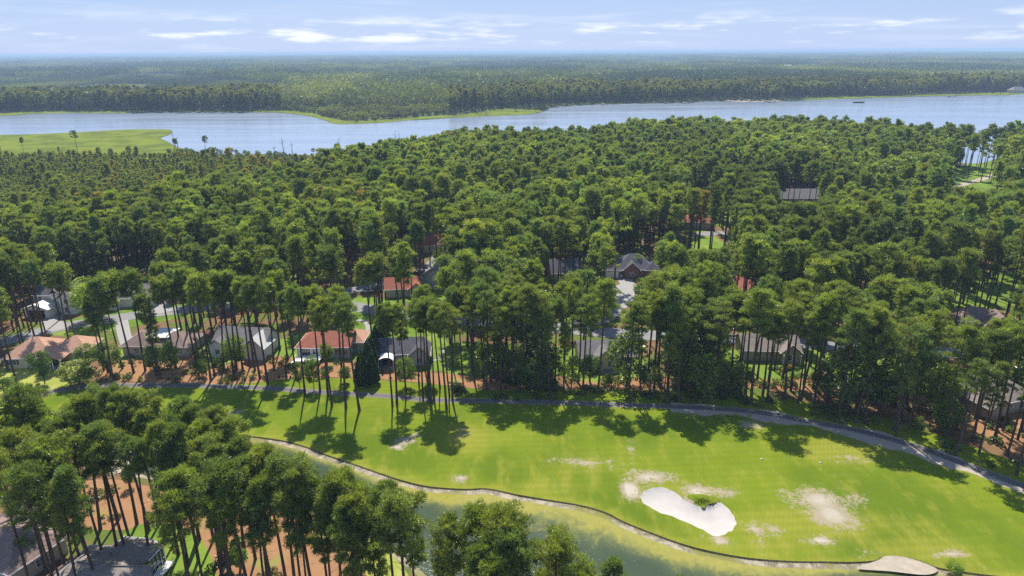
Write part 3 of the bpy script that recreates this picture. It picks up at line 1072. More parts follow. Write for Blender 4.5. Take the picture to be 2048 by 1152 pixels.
BROAD = [two_meshes('broad', *make_broad(400 + i, 12, 4.0, 0.18, 46, 150, 0.34), M['bark'], M['leaf']) for i in range(3)]
BROAD1 = [one_mesh('broad_wood', *make_broad(410 + i, 12, 4.0, 0.12, 34, 44, 0.62), M['bark'], M['leaf']) for i in range(3)]
SHRUB = [two_meshes('shrub', *make_broad(420 + i, 3.2, 2.0, 0.04, 24, 110, 0.22, 6), M['bark'], M['leaf']) for i in range(2)]
CONE = [two_meshes('cypress', *make_cone(430 + i, 9, 2.0, 7000, 0.34), M['bark'], M['cypress']) for i in range(2)]

TINTS = [((0.74, 0.82, 0.80), 'dark'), ((1.0, 1.0, 1.0), 'mid-green'), ((1.14, 1.16, 0.95), 'bright'), ((1.16, 1.12, 0.92), 'yellowish'), ((0.82, 0.95, 1.15), 'bluish')]


# ------------------------------------------------------------------ houses
def box_v(x0, x1, y0, y1, z0, z1):
    return [(x0, y0, z0), (x1, y0, z0), (x1, y1, z0), (x0, y1, z0), (x0, y0, z1), (x1, y0, z1), (x1, y1, z1), (x0, y1, z1)]


BF = [(0, 3, 2, 1), (4, 5, 6, 7), (0, 1, 5, 4), (1, 2, 6, 5), (2, 3, 7, 6), (3, 0, 4, 7)]


class MB:
    def __init__(s):
        s.v, s.f = [], []

    def box(s, x0, x1, y0, y1, z0, z1):
        b = len(s.v)
        s.v += box_v(x0, x1, y0, y1, z0, z1)
        s.f += [tuple(i + b for i in q) for q in BF]
        return s

    def poly(s, vs, fs):
        b = len(s.v)
        s.v += [tuple(v) for v in vs]
        s.f += [tuple(i + b for i in q) for q in fs]
        return s

    def build(s, name, mat, parent=None, loc=None, rz=0.0, smooth=False):
        me = bpy.data.meshes.new(name)
        me.from_pydata(s.v, [], s.f)
        me.materials.append(mat)
        me.update()
        if smooth:
            me.polygons.foreach_set('use_smooth', np.ones(len(me.polygons), bool))
        o = link(name, me, parent, loc)
        if rz:
            o.rotation_euler = (0, 0, rz)
        return o


def gable(mb, L, W, z, rh, axis='x', th=0.16):
    """Two-slope roof shell over a rectangle L by W (ridge along axis)."""
    if axis == 'y':
        L, W = W, L
    a, b = L / 2, W / 2
    o = [(-a, -b, z), (a, -b, z), (a, 0, z + rh), (-a, 0, z + rh), (a, b, z), (-a, b, z)]
    V = o + [(x, y, zz - th) for x, y, zz in o]
    Fc = [(0, 1, 2, 3), (3, 2, 4, 5), (7, 6, 9, 8), (8, 9, 11, 10), (1, 0, 6, 7), (5, 4, 10, 11), (0, 3, 9, 6), (3, 5, 11, 9), (2, 1, 7, 8), (4, 2, 8, 10)]
    if axis == 'y':
        V = [(-y, x, zz) for x, y, zz in V]
    mb.poly(V, Fc)


def hip(mb, L, W, z, rh, axis='x', th=0.16):
    sw = axis == 'y'
    if sw:
        L, W = W, L
    a, b = L / 2, W / 2
    r_ = max(a - b, 0.3)
    o = [(-a, -b, z), (a, -b, z), (a, b, z), (-a, b, z), (-r_, 0, z + rh), (r_, 0, z + rh)]
    u = [(x, y, zz - th) for x, y, zz in o[:4]]
    V = o + u
    Fc = [(0, 1, 5, 4), (1, 2, 5), (2, 3, 4, 5), (3, 0, 4), (6, 7, 1, 0), (7, 8, 2, 1), (8, 9, 3, 2), (9, 6, 0, 3), (9, 8, 7, 6)]
    if sw:
        V = [(-y, x, zz) for x, y, zz in V]
    mb.poly(V, Fc)


def shift(mb, start, dx, dy):
    for i in range(start, len(mb.v)):
        x, y, z = mb.v[i]
        mb.v[i] = (x + dx, y + dy, z)


def window(parent, x, y, z, w, h, face, frame='trim'):
    """Window on a wall whose outward normal is face (S, N, E, W)."""
    t_ = 0.07
    mb = MB()
    f_ = 0.09
    mb.box(-w / 2 - f_, w / 2 + f_, -t_, 0.02, -h / 2 - f_, -h / 2)
    mb.box(-w / 2 - f_, w / 2 + f_, -t_, 0.02, h / 2, h / 2 + f_)
    mb.box(-w / 2 - f_, -w / 2, -t_, 0.02, -h / 2, h / 2)
    mb.box(w / 2, w / 2 + f_, -t_, 0.02, -h / 2, h / 2)
    mb.box(-w / 2, w / 2, -t_ * 0.8, 0.01, -0.03, 0.03)
    mb.box(-0.03, 0.03, -t_ * 0.7, 0.01, -h / 2, h / 2)
    rz = {'S': 0, 'E': math.pi / 2, 'N': math.pi, 'W': -math.pi / 2}[face]
    fr = mb.build('window', M[frame], parent, (x, y, z), rz)
    MB().box(-w / 2, w / 2, -0.03, 0.01, -h / 2, h / 2).build('pane', M['glass'], fr)
    return fr


def house(name, label, cx, cy_, rz, wings, wall, roof, wins=(), extras=None, cat='house', group=None):
    root = empty(name, (cx, cy_, 0.0), rz)
    tag(root, label, cat, group)
    wb = MB()
    for wg in wings:
        x, y, L, W, h, rh, kind, ax = wg[:8]
        wb.box(x - L / 2, x + L / 2, y - W / 2, y + W / 2, -0.2, h)
        s0 = len(wb.v)
        if kind == 'gable':
            if ax == 'x':
                wb.poly([(-L / 2, -W / 2, h), (-L / 2, W / 2, h), (-L / 2, 0, h + rh * W / (W + 1.0)), (L / 2, -W / 2, h), (L / 2, W / 2, h), (L / 2, 0, h + rh * W / (W + 1.0))], [(0, 2, 1), (3, 4, 5)])
            else:
                wb.poly([(-L / 2, -W / 2, h), (L / 2, -W / 2, h), (0, -W / 2, h + rh * L / (L + 1.0)), (-L / 2, W / 2, h), (L / 2, W / 2, h), (0, W / 2, h + rh * L / (L + 1.0))], [(0, 1, 2), (3, 5, 4)])
            shift(wb, s0, x, y)
    wb.build('wall', M[wall], root)
    for wg in wings:
        x, y, L, W, h, rh, kind, ax = wg[:8]
        rm = wg[8] if len(wg) > 8 else roof
        rb = MB()
        (gable if kind == 'gable' else hip)(rb, L + 1.0, W + 1.0, h + 0.02, rh, ax)
        rb.build('roof', M[rm], root, (x, y, 0))
        o_ = 0.5
        g_ = 0.05
        if kind == 'hip' or ax == 'x':
            for b0, b1 in ((-W / 2 - o_ - g_, -W / 2 - o_), (W / 2 + o_, W / 2 + o_ + g_)):
                MB().box(-L / 2 - o_ - g_, L / 2 + o_ + g_, b0, b1, h - 0.18, h + 0.03).build('gutter', M['trim'], root, (x, y, 0))
        if kind == 'hip' or ax == 'y':
            for a0, a1 in ((-L / 2 - o_ - g_, -L / 2 - o_), (L / 2 + o_, L / 2 + o_ + g_)):
                MB().box(a0, a1, -W / 2 - o_, W / 2 + o_, h - 0.18, h + 0.03).build('gutter', M['trim'], root, (x, y, 0))
    for (wi, face, off, z, w, h) in wins:
        x, y, L, W = wings[wi][:4]
        if face == 'S':
            window(root, x + off, y - W / 2, z, w, h, 'S')
        elif face == 'N':
            window(root, x + off, y + W / 2, z, w, h, 'N')
        elif face == 'E':
            window(root, x + L / 2, y + off, z, w, h, 'E')
        else:
            window(root, x - L / 2, y + off, z, w, h, 'W')
    if extras:
        extras(root)
    return root


# obstacles: trees stay out of these circles (x, y, r)
BLOCK = []


def place(px, py, z, r_=9):
    x, y = at(px, py, z)
    BLOCK.append((x, y, r_))
    return x, y


for a_, b_, r_ in ((1405, 478, 12), (1945, 352, 9), (1965, 345, 9), (1930, 365, 9), (1540, 722, 7), (1560, 735, 6)):
    BLOCK.append((*at(a_, b_), r_))


# 1 peach-roofed yellow house
def ex1(root):
    for dx in (-1.0, 1.0):
        MB().box(-0.22, 0.22, -0.06, 0, -0.65, 0.65).build('shutter', M['shutter'], root, (-6.2 + dx * 1.15, -5.02, 1.75))
    MB().box(2.2, 6.2, -7.2, -4.99, 0.15, 0.35).build('porch_floor', M['concrete'], root)
    for x in (2.3, 4.2, 6.1):
        MB().box(x - 0.09, x + 0.09, -7.15, -6.97, 0.35, 2.7).build('post', M['trim'], root)
    MB().box(2.5, 5.9, -5.06, -5.0, 0.4, 2.5).build('screen_door', M['glass'], root)
    MB().box(7.8, 9.4, -1.5, -1.44, 0.1, 2.3).build('door', M['trim'], root)
    rb = MB()
    gable(rb, 5.0, 4.6, 2.85, 1.5, 'y')
    rb.build('porch_roof', M['roof_peach'], root, (4.2, -5.6, 0))


x, y = place(95, 690, 4.0, 13)
house('bungalow', 'pale yellow bungalow with peach-brown hip roof and dark red shutters', x, y, R(6),
      [(-2.5, 0, 11.5, 10, 2.9, 3.6, 'hip', 'x'), (6.5, 1.5, 8, 8, 2.9, 2.9, 'hip', 'x')], 'wall_yellow', 'roof_peach',
      [(0, 'S', -3.7, 1.75, 1.6, 1.3), (0, 'W', 0, 1.7, 1.4, 1.3), (1, 'S', 2.0, 1.7, 1.2, 1.2)], ex1)


def ex2(root):
    MB().box(-5.6, -0.4, -9.08, -9.0, 0.1, 2.4).build('garage_door', M['darkwood'], root)
    rb = MB()
    gable(rb, 3.0, 3.2, 6.3, 1.6, 'y')
    rb.build('dormer_roof', M['roof_grey'], root, (0.5, -3.5, 0))
    MB().box(-0.7, 1.7, -4.9, -2.2, 4.8, 6.4).build('dormer', M['wall_white'], root)


x, y = place(128, 585, 5.0, 12)
house('two_storey_house', 'white two-storey house with charcoal roof and dark garage opening', x, y, R(-4),
      [(0, 0, 14, 8, 5.6, 3.0, 'gable', 'x'), (4.6, -3.0, 4.5, 5.5, 5.2, 2.4, 'gable', 'y', 'roof_grey'), (-3.0, -6.5, 7.5, 5.0, 2.8, 1.6, 'gable', 'y', 'roof_white')], 'wall_white', 'roof_dark',
      [(1, 'S', 0, 4.2, 1.2, 1.3), (1, 'S', -0.2, 1.6, 1.4, 1.4), (0, 'E', -2, 4.4, 0.9, 1.3), (0, 'E', 2, 4.4, 0.9, 1.3), (0, 'E', 0, 1.6, 0.9, 1.3), (0, 'S', -5, 4.3, 1.0, 1.2)], ex2)
x, y = place(268, 578, 4.5, 12)
house('grey_roofed_house', 'low house with a plain grey gable roof behind the bright green tree', x, y, R(4),
      [(0, 0, 15, 9, 3.0, 3.2, 'gable', 'x'), (-5.5, -3.8, 5.5, 6, 2.8, 2.4, 'gable', 'y')], 'wall_white', 'roof_grey', [(1, 'S', 0, 1.6, 1.2, 1.2), (0, 'S', 3, 1.7, 1.4, 1.2)])


def ex4(root):
    MB().box(-2.2, 3.8, -3.4, 3.2, 4.55, 4.75).build('sunroom_roof', M['roof_white'], root)
    MB().box(0.5, 3.2, -5.08, -5.0, 0.2, 2.3).build('sliding_door', M['glass'], root)
    MB().box(-6.5, -5.6, -5.9, -5.1, 0, 0.8).build('heat_pump', M['vent'], root)


x, y = place(322, 670, 4.0, 12)
house('beige_house', 'beige house with brown roof and a bright white flat roof section', x, y, R(-3),
      [(-4.2, 0, 7.5, 10, 3.0, 2.6, 'hip', 'y'), (4.6, -0.5, 9.4, 8.6, 2.9, 2.5, 'hip', 'x')], 'wall_beige', 'roof_brown',
      [(0, 'S', 0, 1.6, 1.2, 1.2), (1, 'S', 2.5, 1.6, 1.4, 1.2)], ex4)
x, y = place(492, 668, 4.5, 11)
house('white_gabled_house', 'white house with pale gable ends half hidden behind the pines', x, y, R(-8),
      [(0, 0, 14, 9, 3.2, 3.4, 'gable', 'x', 'roof_grey'), (-5.2, -3.0, 5, 5.5, 3.0, 2.2, 'gable', 'y', 'roof_grey'), (5.2, -3.4, 5, 5.5, 3.4, 3.0, 'gable', 'y', 'roof_white')], 'wall_white', 'roof_grey',
      [(1, 'S', 0, 1.6, 1.2, 1.2), (2, 'S', 0, 1.8, 1.2, 1.2)])


def ex6(root):
    MB().box(-6.6, -0.2, -8.2, -4.56, 0.9, 1.1).build('deck', M['trim'], root)
    rl = MB()
    for (x0, x1, y0, y1) in ((-6.6, -0.2, -8.25, -8.17), (-6.66, -6.58, -8.2, -5.2), (-0.22, -0.14, -8.2, -4.7)):
        rl.box(x0, x1, y0, y1, 1.95, 2.03)
        rl.box(x0, x1, y0, y1, 1.15, 1.22)
    rl.build('railing', M['trim'], root)
    x_ = -6.6
    while x_ < -0.1:
        MB().box(x_ - 0.045, x_ + 0.045, -8.23, -8.19, 1.22, 1.95).build('baluster', M['trim'], root)
        x_ += 0.4
    for x_ in (-6.5, -3.4, -0.3):
        MB().box(x_ - 0.08, x_ + 0.08, -8.1, -7.94, 0, 0.9).build('deck_post', M['trim'], root)
    for k in range(4):
        MB().box(-7.9, -6.7, -8.1 + 0.0, -7.0, 0.2 * k, 0.2 * k + 0.18).build('step', M['trim'], root, (0.28 * k, 0, 0))
    MB().box(-5.6, -3.4, -4.6, -4.52, 1.1, 3.1).build('screen', M['glass'], root)
    for x_ in (-6.2, -3.2, -1.0):
        MB().box(x_ - 0.1, x_ + 0.1, -4.7, -4.5, 1.1, 3.3).build('post', M['trim'], root)


x, y = place(655, 672, 4.6, 12)
house('red_roofed_house', 'house with red-brown shingle roof and white railed deck facing the fairway', x, y, R(-2),
      [(-3.6, 0, 6.4, 9, 3.3, 2.6, 'hip', 'x'), (3.2, 0.4, 6.8, 8.6, 3.3, 2.6, 'gable', 'x'), (6.6, 3.2, 5.0, 6.5, 3.0, 2.2, 'hip', 'y', 'roof_peach')], 'wall_grey', 'roof_red',
      [(1, 'S', 0.2, 1.8, 1.3, 1.3), (1, 'S', 2.4, 1.8, 1.0, 1.3), (2, 'S', 0.5, 1.7, 1.0, 1.2), (0, 'S', 1.5, 2.1, 1.4, 1.3)], ex6)


def ex7(root):
    MB().box(-4.6, -1.2, -7.4, -4.3, 0.0, 0.2).build('patio', M['concrete'], root)
    # arched white canopy
    mb = MB()
    k = 10
    V = []
    for i in range(k + 1):
        a = math.pi * i / k
        V += [(-2.9 - 1.9 * math.cos(a), -7.4, 2.3 + 1.2 * math.sin(a)), (-2.9 - 1.9 * math.cos(a), -4.35, 2.3 + 1.2 * math.sin(a))]
    mb.poly(V, [(2 * i, 2 * i + 2, 2 * i + 3, 2 * i + 1) for i in range(k)])
    mb.build('arched_canopy', M['trim'], root)
    for x_ in (-4.7, -1.1):
        MB().box(x_ - 0.06, x_ + 0.06, -7.4, -7.28, 0.2, 2.35).build('canopy_post', M['trim'], root)
    MB().box(-0.12, 0.12, -1.2, -0.96, 4.6, 5.9).build('vent_pipe', M['vent'], root)
    MB().box(-4.2, -1.6, -4.12, -4.05, 0.2, 2.3).build('sliding_door', M['glass'], root)


x, y = place(800, 684, 4.4, 11)
house('charcoal_roofed_house', 'grey house with charcoal roof, vent pipe and arched white patio canopy', x, y, R(3),
      [(-0.5, 0, 11.5, 8, 2.9, 2.8, 'gable', 'x'), (5.2, -1.8, 4.6, 7.0, 2.9, 2.4, 'gable', 'y')], 'wall_grey', 'roof_dark',
      [(1, 'S', 0, 1.7, 1.4, 1.3), (0, 'S', 1.2, 1.7, 1.2, 1.2)], ex7)
x, y = place(805, 563, 4.0, 7)
house('red_roofed_cottage', 'small house with dull red roof showing above the pines by the side street', x, y, R(10),
      [(0, 0, 11, 8, 2.9, 2.8, 'gable', 'x'), (4.2, -2.6, 4.5, 5, 2.8, 2.2, 'gable', 'y')], 'wall_beige', 'roof_red', [(0, 'S', -2, 1.6, 1.2, 1.2)])
x, y = place(878, 546, 4.5, 7)
house('pale_walled_house', 'house with a tall pale grey wall beside the side street', x, y, R(-12),
      [(0, 0, 9, 9, 4.6, 3.0, 'gable', 'y')], 'wall_grey', 'roof_grey', [(0, 'S', -2, 1.6, 1.2, 1.2), (0, 'S', 2, 1.6, 1.2, 1.2)])
x, y = place(1128, 530, 4.6, 9)
house('dark_roofed_house', 'house with a steep dark roof half hidden by a clump of pines', x, y, R(8),
      [(0, 0, 10, 9, 3.2, 3.6, 'gable', 'x')], 'wall_beige', 'roof_dark', [(0, 'S', -2, 1.8, 1.2, 1.2)])


def ex11(root):
    MB().box(-9.0, -4.6, -5.98, -5.9, 0.1, 2.4).build('garage_door', M['trim'], root)
    MB().box(-0.5, 0.6, -5.2, -5.1, 0.1, 2.2).build('door', M['darkwood'], root)


x, y = place(1262, 522, 4.6, 15)
house('brick_house', 'brick house with dark hip roof, front gable and white garage door', x, y, R(-5),
      [(1, 0, 13, 10, 3.2, 4.2, 'hip', 'x'), (0.0, -3.6, 5, 5.5, 3.1, 2.8, 'gable', 'y'), (7.0, -3.0, 4.5, 5, 3.1, 2.4, 'hip', 'y'), (-6.8, -2.4, 5.5, 7, 2.9, 2.4, 'hip', 'x')], 'brick', 'roof_dark',
      [(2, 'S', 0, 1.7, 1.6, 1.5), (1, 'S', 0, 1.7, 1.4, 1.4), (0, 'E', 1, 1.7, 1.2, 1.4)], ex11)


def ex12(root):
    MB().box(-2.2, 2.2, -8.4, -5.9, 0.1, 0.25).build('patio', M['concrete'], root)
    MB().box(3.2, 5.6, -4.1, -4.0, 0.2, 2.3).build('sliding_door', M['glass'], root)


x, y = place(1210, 690, 4.2, 12)
house('yellow_gabled_house', 'yellow house with grey roof and a white-edged gable facing the fairway', x, y, R(4),
      [(0, 0, 14, 8, 2.9, 2.8, 'gable', 'x'), (-1.0, -3.9, 5.6, 4.0, 2.9, 2.5, 'gable', 'y')], 'wall_yellow', 'roof_grey',
      [(1, 'S', -1.1, 1.7, 0.9, 1.4), (1, 'S', 1.1, 1.7, 0.9, 1.4), (0, 'S', 5, 1.6, 1.2, 1.2)], ex12)
x, y = place(1535, 680, 4.0, 11)
house('beige_shaded_house', 'beige house with white porch posts in the shade behind tall pines', x, y, R(-4),
      [(0, 0, 14, 8.5, 2.9, 2.8, 'gable', 'x', 'roof_tan'), (4.5, -3.0, 4.5, 5, 2.9, 2.3, 'gable', 'y', 'roof_tan')], 'wall_beige', 'roof_tan',
      [(1, 'S', 0, 1.6, 1.4, 1.4), (0, 'S', -3, 1.6, 1.2, 1.2)],
      lambda r: [MB().box(a - 0.1, a + 0.1, -6.6, -6.4, 0, 2.8).build('post', M['trim'], r) for a in (2.4, 4.5, 6.6)])
x, y = place(1965, 628, 4.6, 11)
house('tan_gabled_house', 'tan house with brown roof and two round-headed entrance arches', x, y, R(-14),
      [(-1, 1, 11, 8, 3.3, 3.0, 'hip', 'x'), (2.8, -3.0, 7.0, 5.5, 3.4, 3.0, 'gable', 'y')], 'wall_tan', 'roof_brown',
      [(1, 'S', -1.4, 1.7, 1.2, 1.9), (1, 'S', 1.4, 1.7, 1.2, 1.9)])
x, y = place(1985, 770, 4.4, 11)
house('tan_roofed_house', 'house with a large pale tan roof seen between the pines by the gravel path', x, y, R(16),
      [(0, 0, 14, 10, 3.0, 3.4, 'hip', 'x'), (-5, -4, 5, 5, 2.9, 2.2, 'gable', 'y')], 'wall_tan', 'roof_tan', [(0, 'S', 3, 1.6, 1.2, 1.2)])
x, y = place(1600, 393, 5.5, 14)
house('long_grey_house', 'long two-storey grey house with dark roof and a row of dormer windows', x, y, R(-3),
      [(0, 0, 24, 10, 5.5, 4.0, 'gable', 'x')], 'wall_grey', 'roof_grey', [(0, 'S', o_, zz, 1.6, 1.6) for o_ in (-9, -5, -1, 3, 7) for zz in (1.8, 4.4)])
x, y = place(1500, 392, 4.5, 9)
house('green_roofed_house', 'small pale house under trees beside the long grey house', x, y, R(5), [(0, 0, 12, 8, 3.2, 3.0, 'gable', 'x')], 'wall_grey', 'roof_grey', [(0, 'S', 0, 1.8, 1.4, 1.3)])
x, y = place(1690, 398, 5.0, 11)
house('dark_gabled_house', 'house with steep dark gables between the long grey house and the green clearing', x, y, R(9), [(0, 0, 14, 9, 3.4, 4.6, 'gable', 'y'), (7, 0, 8, 8, 3, 3.5, 'gable', 'x')], 'wall_tan', 'roof_grey', [(0, 'S', 0, 1.8, 1.4, 1.3)])
x, y = place(856, 476, 5.0, 6)
house('small_red_roof_house', 'distant house with salmon red roof amid the pines', x, y, R(20), [(0, 0, 12, 9, 3.2, 3.2, 'gable', 'x')], 'wall_beige', 'roof_red', [(0, 'S', 0, 1.8, 1.4, 1.3)])
x, y = place(1395, 432, 5.0, 6)
house('cream_house', 'cream house with reddish roof behind the small bright lawn', x, y, R(-10), [(0, 0, 12, 9, 3.2, 3.4, 'hip', 'x')], 'wall_tan', 'roof_red', [(0, 'S', 0, 1.8, 1.4, 1.3)])
x, y = place(1488, 567, 5.0, 5)
house('coral_roof_cottage', 'cottage with coral roof of which only a gable shows between crowns', x, y, R(35), [(0, 0, 8, 7, 3.6, 3.2, 'gable', 'y')], 'wall_tan', 'roof_red', [(0, 'S', 0, 1.8, 1.4, 1.3)])


# 16 the near house at the bottom, roof laid out corner by corner
def w3(px, py, z):
    a_ = at(px, py, z)
    return (a_[0], a_[1], z)


ox, oy = at(215, 1125, 4.0)
BLOCK.append((ox, oy, 12))
root = empty('near_house', (ox, oy, 0))
tag(root, 'near house with tan-grey shingled roof and white screened porch at its corner', 'house')
EZ = 3.4
E = {
    'a': w3(247, 1073, EZ), 'b': w3(300, 1077, EZ), 'c': w3(327, 1091, EZ), 'd': w3(297, 1122, EZ + 0.2), 'e': w3(264, 1131, 4.7),
    'f': w3(217, 1131.5, 6.0), 'g': w3(154, 1122, 6.0), 'h': w3(180, 1090, EZ), 'i': w3(222, 1092, EZ), 'j': w3(128, 1138, 5.0), 'k': w3(96, 1156, EZ),
    'm': w3(48, 1200, EZ), 'n': w3(60, 1300, EZ), 'o': w3(330, 1300, EZ), 'p': w3(312, 1160, EZ), 'q': w3(300, 1131, 5.6), 'r': w3(240, 1115, 5.0), 's': w3(258, 1095, 4.9)}


def face(keys):
    return [(E[k][0] - ox, E[k][1] - oy, E[k][2]) for k in keys]


rf = MB()
for keys in (('h', 'i', 'r', 'g'), ('i', 'a', 's', 'r'), ('a', 'b', 's'), ('b', 'c', 's'), ('c', 'd', 's'), ('s', 'd', 'r'), ('r', 'd', 'e', 'f'), ('g', 'r', 'f'), ('h', 'g', 'k'), ('g', 'm', 'k'),
             ('g', 'f', 'n', 'm'), ('f', 'q', 'o', 'n'), ('q', 'p', 'o')):
    vs = face(keys)
    b0 = len(rf.v)
    rf.v += vs + [(x_, y_, z_ - 0.18) for x_, y_, z_ in vs]
    n_ = len(vs)
    rf.f.append(tuple(b0 + i for i in range(n_))[::-1])
    rf.f.append(tuple(b0 + n_ + i for i in range(n_)))
    for i in range(n_):
        j = (i + 1) % n_
        rf.f.append((b0 + i, b0 + j, b0 + n_ + j, b0 + n_ + i))
o_ = rf.build('roof', M['roof_tan'], root)
bm = bmesh.new()
bm.from_mesh(o_.data)
bmesh.ops.recalc_face_normals(bm, faces=bm.faces)
bm.to_mesh(o_.data)
bm.free()


def prism(name, keys, z0, z1, mat, inset=0.96, parent=None):
    vs = [(x_ * inset, y_ * inset) for x_, y_, _ in face(keys)]
    n_ = len(vs)
    mb = MB()
    mb.poly([(x_, y_, z0) for x_, y_ in vs] + [(x_, y_, z1) for x_, y_ in vs], [tuple(range(n_)), tuple(range(n_, 2 * n_))[::-1]] + [(i, n_ + i, n_ + (i + 1) % n_, (i + 1) % n_) for i in range(n_)])
    return mb.build(name, mat, parent)


prism('wall', ['m', 'k', 'h', 'i', 'a', 'b', 's', 'r', 'p', 'o', 'n'], -0.1, EZ - 0.25, M['wall_grey'], 0.94, root)


def bar(name, p0, p1, w, mat, parent):
    V, q = tube([p0, p1], [w, w], 4)
    me = mesh_np(name, V, q, [mat])
    return link(name, me, parent)


def rel(px, py, z):
    a_ = at(px, py, z)
    return np.array((a_[0] - ox, a_[1] - oy, z))


bar('ridge_cap', rel(154, 1122, 6.06), rel(217, 1131.5, 6.06), 0.12, M['roof_tan'], root)
bar('ridge_cap', rel(217, 1131.5, 6.06), rel(300, 1131, 5.66), 0.12, M['roof_tan'], root)
bar('gutter', rel(327, 1091, EZ + 0.02), rel(297, 1122, EZ + 0.2), 0.10, M['trim'], root)
bar('gutter', rel(247, 1073, EZ), rel(300, 1077, EZ), 0.07, M['trim'], root)
bar('gutter', rel(300, 1077, EZ), rel(327, 1091, EZ), 0.07, M['trim'], root)
bar('gutter', rel(180, 1090, EZ), rel(96, 1156, EZ), 0.10, M['trim'], root)
bar('gutter', rel(180, 1090, EZ), rel(222, 1092, EZ), 0.07, M['trim'], root)
bar('vent_pipe', rel(198, 1112, 4.6), rel(198, 1112, 4.6) + [0, 0, 0.9], 0.07, M['darkwood'], root)
bar('roof_vent', rel(222, 1110, 4.9), rel(222, 1110, 4.9) + [0, 0, 0.35], 0.22, M['vent'], root)
pa, pb = rel(326, 1092, EZ), rel(298, 1122, EZ)
for k in range(5):
    q_ = pa + (pb - pa) * (k / 4)
    bar('porch_post', [q_[0], q_[1], 0.6], [q_[0], q_[1], EZ - 0.05], 0.06, M['trim'], root)
for zz in (1.5,):
    bar('porch_rail', [pa[0], pa[1], zz], [pb[0], pb[1], zz], 0.05, M['trim'], root)
mb = MB()
dpp = (pb - pa) / np.linalg.norm(pb - pa)
nin = np.array([-dpp[1], dpp[0], 0])
if np.dot(nin, -pa) < 0:
    nin = -nin
i0, i1 = pa + nin * 0.12, pb + nin * 0.12
mb.poly([(i0[0], i0[1], 0.6), (i1[0], i1[1], 0.6), (i1[0], i1[1], EZ - 0.1), (i0[0], i0[1], EZ - 0.1)], [(0, 1, 2, 3)])
mb.build('porch_screen', M['glass'], root)
# open deck beyond the porch with white railing
dk = [pa + nin * 0, pb + nin * 0, pb - nin * 1.4, pa - nin * 1.4]
mb = MB()
mb.poly([(p_[0], p_[1], 0.45) for p_ in dk] + [(p_[0], p_[1], 0.6) for p_ in dk], [(0, 1, 2, 3), (7, 6, 5, 4)] + [(i, 4 + i, 4 + (i + 1) % 4, (i + 1) % 4) for i in range(4)])
mb.build('deck', M['trim'], root)
for zz in (0.75, 1.5):
    bar('deck_rail', [dk[3][0], dk[3][1], zz], [dk[2][0], dk[2][1], zz], 0.04, M['trim'], root)
for k in range(17):
    q_ = dk[3] + (dk[2] - dk[3]) * (k / 16)
    bar('baluster', [q_[0], q_[1], 0.6], [q_[0], q_[1], 1.5], 0.03, M['trim'], root)

x, y = at(12, 1075, 4.0)
BLOCK.append((x, y, 9))
house('brown_roofed_house', 'house with a plain brown-grey roof under the big pines at the photo edge', x, y, R(-22),
      [(0, 0, 14, 8.5, 3.0, 2.6, 'hip', 'x', 'roof_brown'), (-5, 5, 5, 5, 2.9, 2.0, 'hip', 'x', 'roof_brown')], 'wall_beige', 'roof_brown', [(0, 'S', 3, 1.6, 1.2, 1.2), (0, 'E', 0, 1.6, 1.2, 1.2)])

# across the river
x, y = at(2034, 181, 4)
house('waterfront_house', 'large grey-roofed house on the far shore at the water edge', x, y, R(4), [(0, 0, 26, 14, 5, 6, 'hip', 'x'), (16, -3, 12, 9, 4, 4, 'hip', 'x')], 'wall_beige', 'roof_grey', [(0, 'S', o_, 2.2, 2.0, 2.2) for o_ in (-8, 0, 8)])
x, y = at(1576, 131.5, 20)
house('white_barn', 'white long-roofed barn far off in the woods beyond the river', x, y, R(8), [(0, 0, 26, 14, 18, 6, 'gable', 'x', 'roof_white')], 'wall_white', 'roof_white', [(0, 'S', o_, 16, 4, 3) for o_ in (-7, 7)], cat='barn')
x, y = at(1376, 170, 18)


def dock(px, py, L, label):
    x_, y_ = at(px, py)
    r_ = empty('dock', (x_, y_, 0))
    tag(r_, label, 'dock', 'docks on the far shore')
    MB().box(-1.3, 1.3, -L, 0, 1.2, 1.5).build('walkway', M['deadwood'], r_)
    MB().box(-5, 5, -L - 5, -L, 1.2, 1.5).build('platform', M['deadwood'], r_)
    for sx in (-4.6, 4.6):
        for sy in (-L - 4.7, -L - 0.3):
            MB().box(sx - 0.25, sx + 0.25, sy - 0.25, sy + 0.25, -0.5, 3.2).build('pile', M['deadwood'], r_)
    return r_


dock(1203, 207.5, 26, 'weathered dock on the wooded far shore where the river narrows')
dock(1528, 202.5, 30, 'dock slanting out from the sandy far beach')
dock(1890, 192.5, 18, 'short dock with a pale boat near the waterfront house')
dock(1366, 206, 14, 'small dock below the dark far woods between two others')


